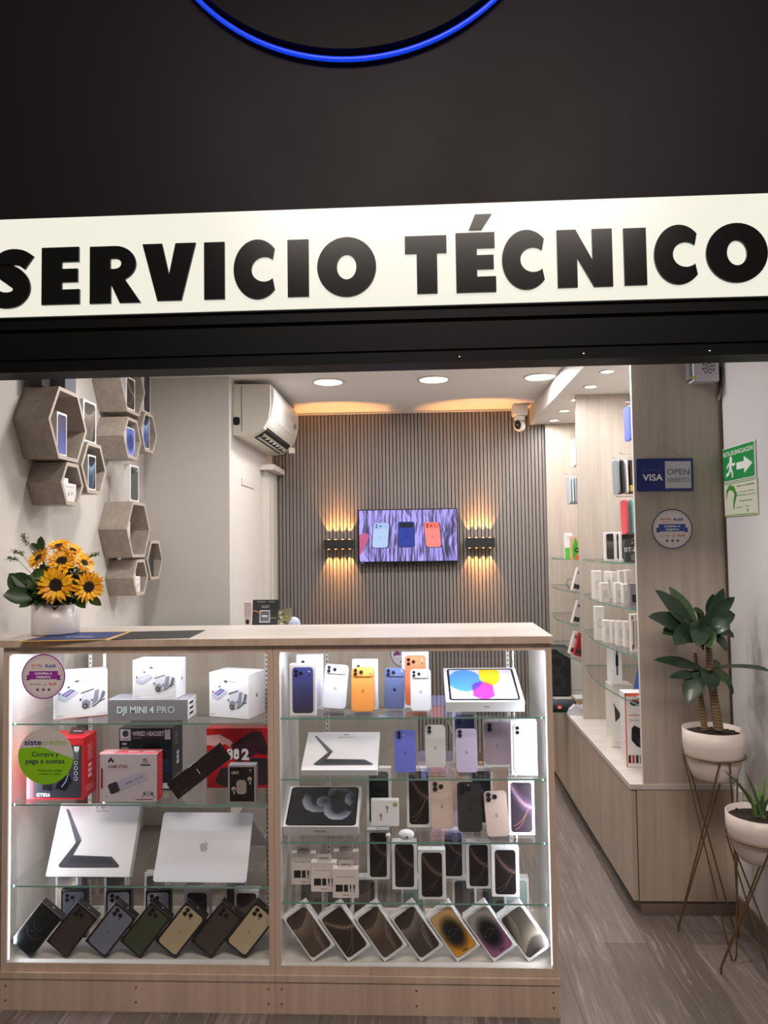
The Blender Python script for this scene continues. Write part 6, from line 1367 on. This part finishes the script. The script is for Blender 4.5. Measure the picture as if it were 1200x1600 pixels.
# evacuation sign on the right wall (faces -X)
XS = XR-.0008
def wallsign(c4, name, label, fn, bg):
    a = at(c4[0][0], c4[0][1], X=XS); b_ = at(c4[1][0], c4[1][1], X=XS); ya, yb = a.y, b_.y   # a: rear-bottom px, b: front-bottom
    top = at(c4[2][0], c4[2][1], X=XS)
    w = ya-yb; z0 = (a.z+b_.z)/2; h = top.z-a.z
    mb = MB(); mb.prism(rr(0, 0, w, h, .003, 3), -.0035, 0, bg); fn(mb, w, h)
    M = face(Matrix.Identity(4), (0, -1, 0), (0, 0, 1), (XS, ya, z0))
    return it(mb, name, M, label, 'sign')
GR = K('179048'); WT = K('eef4ee')
def ev(mb, w, h):
    mb.poly(rr(w*.03, h*.03, w*.97, h*.97, .006, 4), GR, .0038); mb.text('RUTA DE EVACUACION', w*.5, h*.75, h*.13, WT, 'c', .02, w=w*.88, d=.0042)
    mb.poly([(w*.46, h*.30), (w*.68, h*.30), (w*.68, h*.16), (w*.92, h*.40), (w*.68, h*.64), (w*.68, h*.50), (w*.46, h*.50)], WT, .0042)
    mb.ell(w*.29, h*.62, w*.045, w*.05, WT, .0042); mb.line([(w*.28, h*.56), (w*.27, h*.36)], w*.08, WT, .0042); mb.line([(w*.27, h*.38), (w*.33, h*.24), (w*.33, h*.10)], w*.045, WT, .0043); mb.line([(w*.27, h*.38), (w*.22, h*.24), (w*.13, h*.18)], w*.045, WT, .0044); mb.line([(w*.28, h*.54), (w*.37, h*.46), (w*.42, h*.50)], w*.035, WT, .0045); mb.line([(w*.27, h*.54), (w*.19, h*.46), (w*.17, h*.38)], w*.035, WT, .0046)
wallsign(((1130.5, 757), (1183, 742), (1128.5, 705)), 'evacuation_sign', 'green evacuation route sign with running figure and white arrow', ev, mat('sign_white', 'dfe6df', .4))
def safe(mb, w, h):
    mb.rect(w*.03, h*.03, w*.97, h*.97, K('d8dcca'), .0038); mb.rect(w*.03, h*.95, w*.97, h*.97, K('5a8a3a'), .004); mb.rect(w*.03, h*.02, w*.97, h*.05, K('8ab060'), .004)
    mb.line([(w*.08, h*.52), (w*.10, h*.74), (w*.20, h*.86), (w*.32, h*.80), (w*.38, h*.62), (w*.33, h*.45), (w*.30, h*.18)], [.004, .014, .02, .02, .022, .018, .003], K('3c8c2c'), .0042)
    mb.text('Seguro con tranquilidad', w*.68, h*.84, h*.05, K('3a4a3a'), 'c', .01, w=w*.52, d=.0042); mb.text('Este es un espacio 100% libre', w*.68, h*.66, h*.045, K('5a8a3a'), 'c', w=w*.52, d=.0042); mb.text('de humo de tabaco y de electrónicos', w*.68, h*.57, h*.045, K('5a8a3a'), 'c', w=w*.54, d=.0042); mb.text('PROHIBIDO FUMAR', w*.68, h*.40, h*.04, K('3a4a3a'), 'c', w=w*.38, d=.0042)
    mb.line([(w*.4, h*.24), (w*.58, h*.24)], .002, K('4a5a4a'), .0042); mb.line([(w*.66, h*.26), (w*.78, h*.26)], .002, K('4a5a4a'), .0042); mb.ring(w*.72, h*.14, .004, .007, K('4a5a4a'), .0042, 10)
wallsign(((1134, 809), (1186, 802), (1131, 757.5)), 'notice_sign', 'pale green notice with a curved green leaf mark below the evacuation sign', safe, mat('sign_pale', 'd4dcc8', .45))

# ---------------------------------------------------------------- potted plants on wire stands
POT = mat('pot_white', 'dccfc9', .4); SOIL = mat('soil', '2a201a', .95); BRASS = mat('bronze_wire', '7a6446', .35, .7)
def wire_stand(cx, cy, zr, R_, feet, label):
    t = empty('plant_stand', (cx, cy, 0), label, 'plant stand', 'bronze wire plant stands')
    mb = MB(); mb.tube([(R_*math.cos(2*PI*k/40), R_*math.sin(2*PI*k/40), zr) for k in range(41)], .0032, BRASS, 8, False); mb.build('ring', t)
    for (a, rf) in feet:
        f = Vector((rf*math.cos(a), rf*math.sin(a), .004)); tn = Vector((-math.sin(a), math.cos(a), 0))
        # two rods per foot, crossing the axis to the far side of the ring
        r1 = Vector((R_*math.cos(a+PI-1.2), R_*math.sin(a+PI-1.2), zr)); r2 = Vector((R_*math.cos(a+PI+1.2), R_*math.sin(a+PI+1.2), zr))
        mb = MB(); fa = f-tn*.010+Vector((0, 0, .02)); fb = f+tn*.010+Vector((0, 0, .02))
        mb.tube([tuple(r1), tuple(r1.lerp(fb, .5)), tuple(fb), tuple(f+tn*.006+Vector((0, 0, .004))), tuple(f-tn*.006+Vector((0, 0, .004))), tuple(fa), tuple(r2.lerp(fa, .5)), tuple(r2)], .0030, BRASS, 8); mb.build('leg', t)
    return t
def pot(cx, cy, ztop, Rt, Rb, hh, label):
    mb = MB(); mb.lathe([(.0001, -hh), (Rb*.9, -hh), (Rb, -hh+.008), (Rb+(Rt-Rb)*.35, -hh*.80), (Rb+(Rt-Rb)*.82, -hh*.50), (Rt, -hh*.30), (Rt, 0), (Rt-.004, 0), (Rt-.006, -.02), (.0001, -.02)], POT, 44)
    o = it(mb, 'plant_pot', TR(cx, cy, ztop), label, 'plant pot')
    mb = MB(); mb.lathe([(Rt-.0065, -.019), (Rt*.6, -.014), (Rt*.3, -.016), (.0001, -.013)], SOIL, 30)
    for k in range(40): a = random.uniform(0, 6.28); r = random.uniform(0, Rt-.015); mb.ball((r*math.cos(a), r*math.sin(a), -.015), random.uniform(.003, .006), SOIL, 5, 3)
    mb.build('soil', o); return o
# tall one
f1 = at(1061, 1457, Z=0); f2 = at(1148, 1435, Z=0)
c1y = 2.755; c1x = at(1114, 1140, Y=c1y).x; zt1 = at(1114, 1138, Y=c1y).z; Rt1 = 44*c1y/FPX
zr1 = at(1114, 1178, Y=c1y).z
def foot(f, cx, cy): return (math.atan2(f.y-cy, f.x-cx), math.hypot(f.x-cx, f.y-cy))
print('stand1', c1x, c1y, zt1, Rt1, foot(f1, c1x, c1y), foot(f2, c1x, c1y))
fa = foot(f1, c1x, c1y)
wire_stand(c1x, c1y, zr1, Rt1*1.0, [(fa[0], fa[1]), (fa[0]+2*PI/3, .12), (fa[0]-2*PI/3, .085)], 'tall bronze wire stand carrying the leafy potted plant')
pot(c1x, c1y, zt1, Rt1, Rt1*.72, zt1-at(1114, 1215, Y=c1y).z, 'large white pot of the leafy plant with two trunks')
c2y = 2.50; c2x = at(1186, 1270, Y=c2y).x; zt2_ = at(1186, 1270, Y=c2y).z; Rt2 = 47*c2y/FPX; zr2 = at(1186, 1306, Y=c2y).z
f3 = at(1127, 1523, Z=0); f4 = at(1176, 1493, Z=0); fb_ = foot(f3, c2x, c2y)
print('stand2', c2x, c2y, zt2_, Rt2, fb_, foot(f4, c2x, c2y))
if c2x+Rt2 > XR-.004: c2x = XR-.006-Rt2
wire_stand(c2x, c2y, zr2, Rt2*1.0, [(fb_[0], fb_[1]), (fb_[0]-2*PI/3, .10), (fb_[0]+2*PI/3, .085)], 'shorter bronze wire stand carrying the aloe')
pot(c2x, c2y, zt2_, Rt2, Rt2*.66, zt2_-at(1186, 1343, Y=c2y).z, 'smaller white pot with the aloe, cut by the picture edge')
# dracaena
BARK = mat('bark', '6b5842', .85); N, L = nodes(BARK); tc = N.new('ShaderNodeTexCoord'); wv = N.new('ShaderNodeTexWave'); wv.bands_direction = 'Z'; wv.inputs['Scale'].default_value = 28; wv.inputs['Distortion'].default_value = 3
L.new(tc.outputs['Object'], wv.inputs[0]); mx = N.new('ShaderNodeMix'); mx.data_type = 'RGBA'; mx.inputs[6].default_value = (*lin('5c4836'), 1); mx.inputs[7].default_value = (*lin('8a7450'), 1); L.new(wv.outputs[0], mx.inputs[0]); L.new(mx.outputs[2], N['Principled BSDF'].inputs['Base Color'])
LEAF = mat('dracaena_leaf', '1f3624', .38, coat=.2); LEAF2 = mat('dracaena_leaf_light', '3c5430', .4)
t = empty('leafy_plant', (c1x, c1y, zt1-.015), 'leafy green plant with two ringed trunks in the large white pot', 'plant')
def P3(px, py, Y): return at(px, py, Y=Y)-Vector((c1x, c1y, zt1-.015))
for pts, r in (([(1101, 1140, c1y+.015), (1097, 1105, c1y+.015), (1089, 1060, c1y+.01), (1086, 1020, c1y+.01)], .0105), ([(1123, 1140, c1y-.005), (1117, 1100, c1y-.0), (1110, 1050, c1y), (1106, 1000, c1y)], .0155)):
    mb = MB(); mb.tube([tuple(P3(*q)) for q in pts], [r*1.1, r, r*.9, r*.6], BARK, 14); mb.build('trunk', t)
def L3(px0, py0, px1, py1, Lw, dy, droop, m=LEAF):
    "leaf from pixel base to pixel tip, dy = how far the tip comes forward"
    a = P3(px0, py0, c1y); b_ = P3(px1, py1, c1y-dy); v = b_-a; L_ = v.length*1.06
    mb = MB(); d_ = v.normalized()+Vector((0, 0, droop*.55)); leaf(mb, a, d_, L_, Lw*1.3, m, droop, 9, .13, up=Vector((random.uniform(-.25, .25), -.85, .45))); mb.build('leaf', t)
for q in ((1086, 985, 1026, 925, .052, .03, .1), (1088, 985, 1047, 920, .05, -.02, .05), (1088, 990, 1016, 966, .055, .06, .25), (1086, 992, 1030, 962, .05, -.04, .2), (1086, 992, 1037, 992, .052, .05, .5), (1090, 990, 1056, 1012, .06, .10, .7), (1092, 985, 1110, 1015, .055, .10, .6), (1095, 985, 1086, 955, .045, .10, .6),
          (1104, 990, 1129, 923, .042, .02, .05), (1108, 975, 1146, 935, .035, .04, .2), (1106, 980, 1147, 962, .05, -.02, .35), (1104, 985, 1140, 982, .055, .06, .5), (1108, 985, 1130, 1020, .03, .03, .9), (1106, 990, 1146, 1000, .03, -.05, .8), (1098, 975, 1092, 1015, .06, .09, .8), (1112, 970, 1114, 930, .04, .0, .1),
          (1096, 1045, 1025, 1033, .030, .03, .25), (1092, 1056, 1048, 1060, .026, .04, .3), (1094, 1048, 1078, 1100, .055, .05, .6), (1104, 1046, 1112, 1080, .055, .08, .6), (1106, 1048, 1199, 1051, .034, .30, .22), (1110, 1050, 1140, 1072, .035, -.03, .6), (1114, 1052, 1141, 1093, .022, -.05, 1.0), (1104, 1044, 1125, 1040, .03, -.05, .4), (1100, 1010, 1082, 1000, .05, .06, .5), (1102, 1000, 1124, 1004, .045, .05, .6)):
    L3(*q, m=LEAF if random.random() < .8 else LEAF2)
# aloe
t = empty('aloe_plant', (c2x, c2y, zt2_-.015), 'small spiky aloe in the smaller white pot', 'aloe')
AL = mat('aloe_green', '62803c', .45); AL2 = mat('aloe_dark', '4a6440', .45)
for (px1, py1, dy, c) in ((1130, 1203, .06, AL2), (1164, 1206, .0, AL2), (1197, 1209, -.02, AL), (1166, 1238, .03, AL), (1193, 1242, .03, AL2), (1215, 1230, .02, AL), (1180, 1225, -.04, AL), (1160, 1250, -.03, AL), (1205, 1250, .05, AL2)):
    a = Vector((random.uniform(-.012, .012)+.004, random.uniform(-.01, .01), 0)); b_ = at(px1, py1, Y=c2y-dy)-Vector((c2x, c2y, zt2_-.015))
    if b_.x > XR-.01-c2x: b_.x = XR-.01-c2x
    v = b_-a; mb = MB(); n = 7
    pts = [a+v*(i/n)+Vector((0, 0, .018*math.sin(PI*i/n))) for i in range(n+1)]
    mb.tube([tuple(q) for q in pts], [.0075*(1-i/n)**.7+.0004 for i in range(n+1)], c, 6); mb.build('leaf', t)
# white socket behind the tall stand
p = at(1149, 1240, X=XR-.002); mb = MB(); mb.bbox(-.012, 0, -.03, .03, -.05, .05, WHITEP, .002); mb.box(-.0135, -.012, -.01, .0, -.01, .01, K('26262a')); it(mb, 'wall_socket', TR(XR-.0008, 2.90, p.z-.02), 'white wall socket low on the right wall behind the tall plant stand', 'socket')
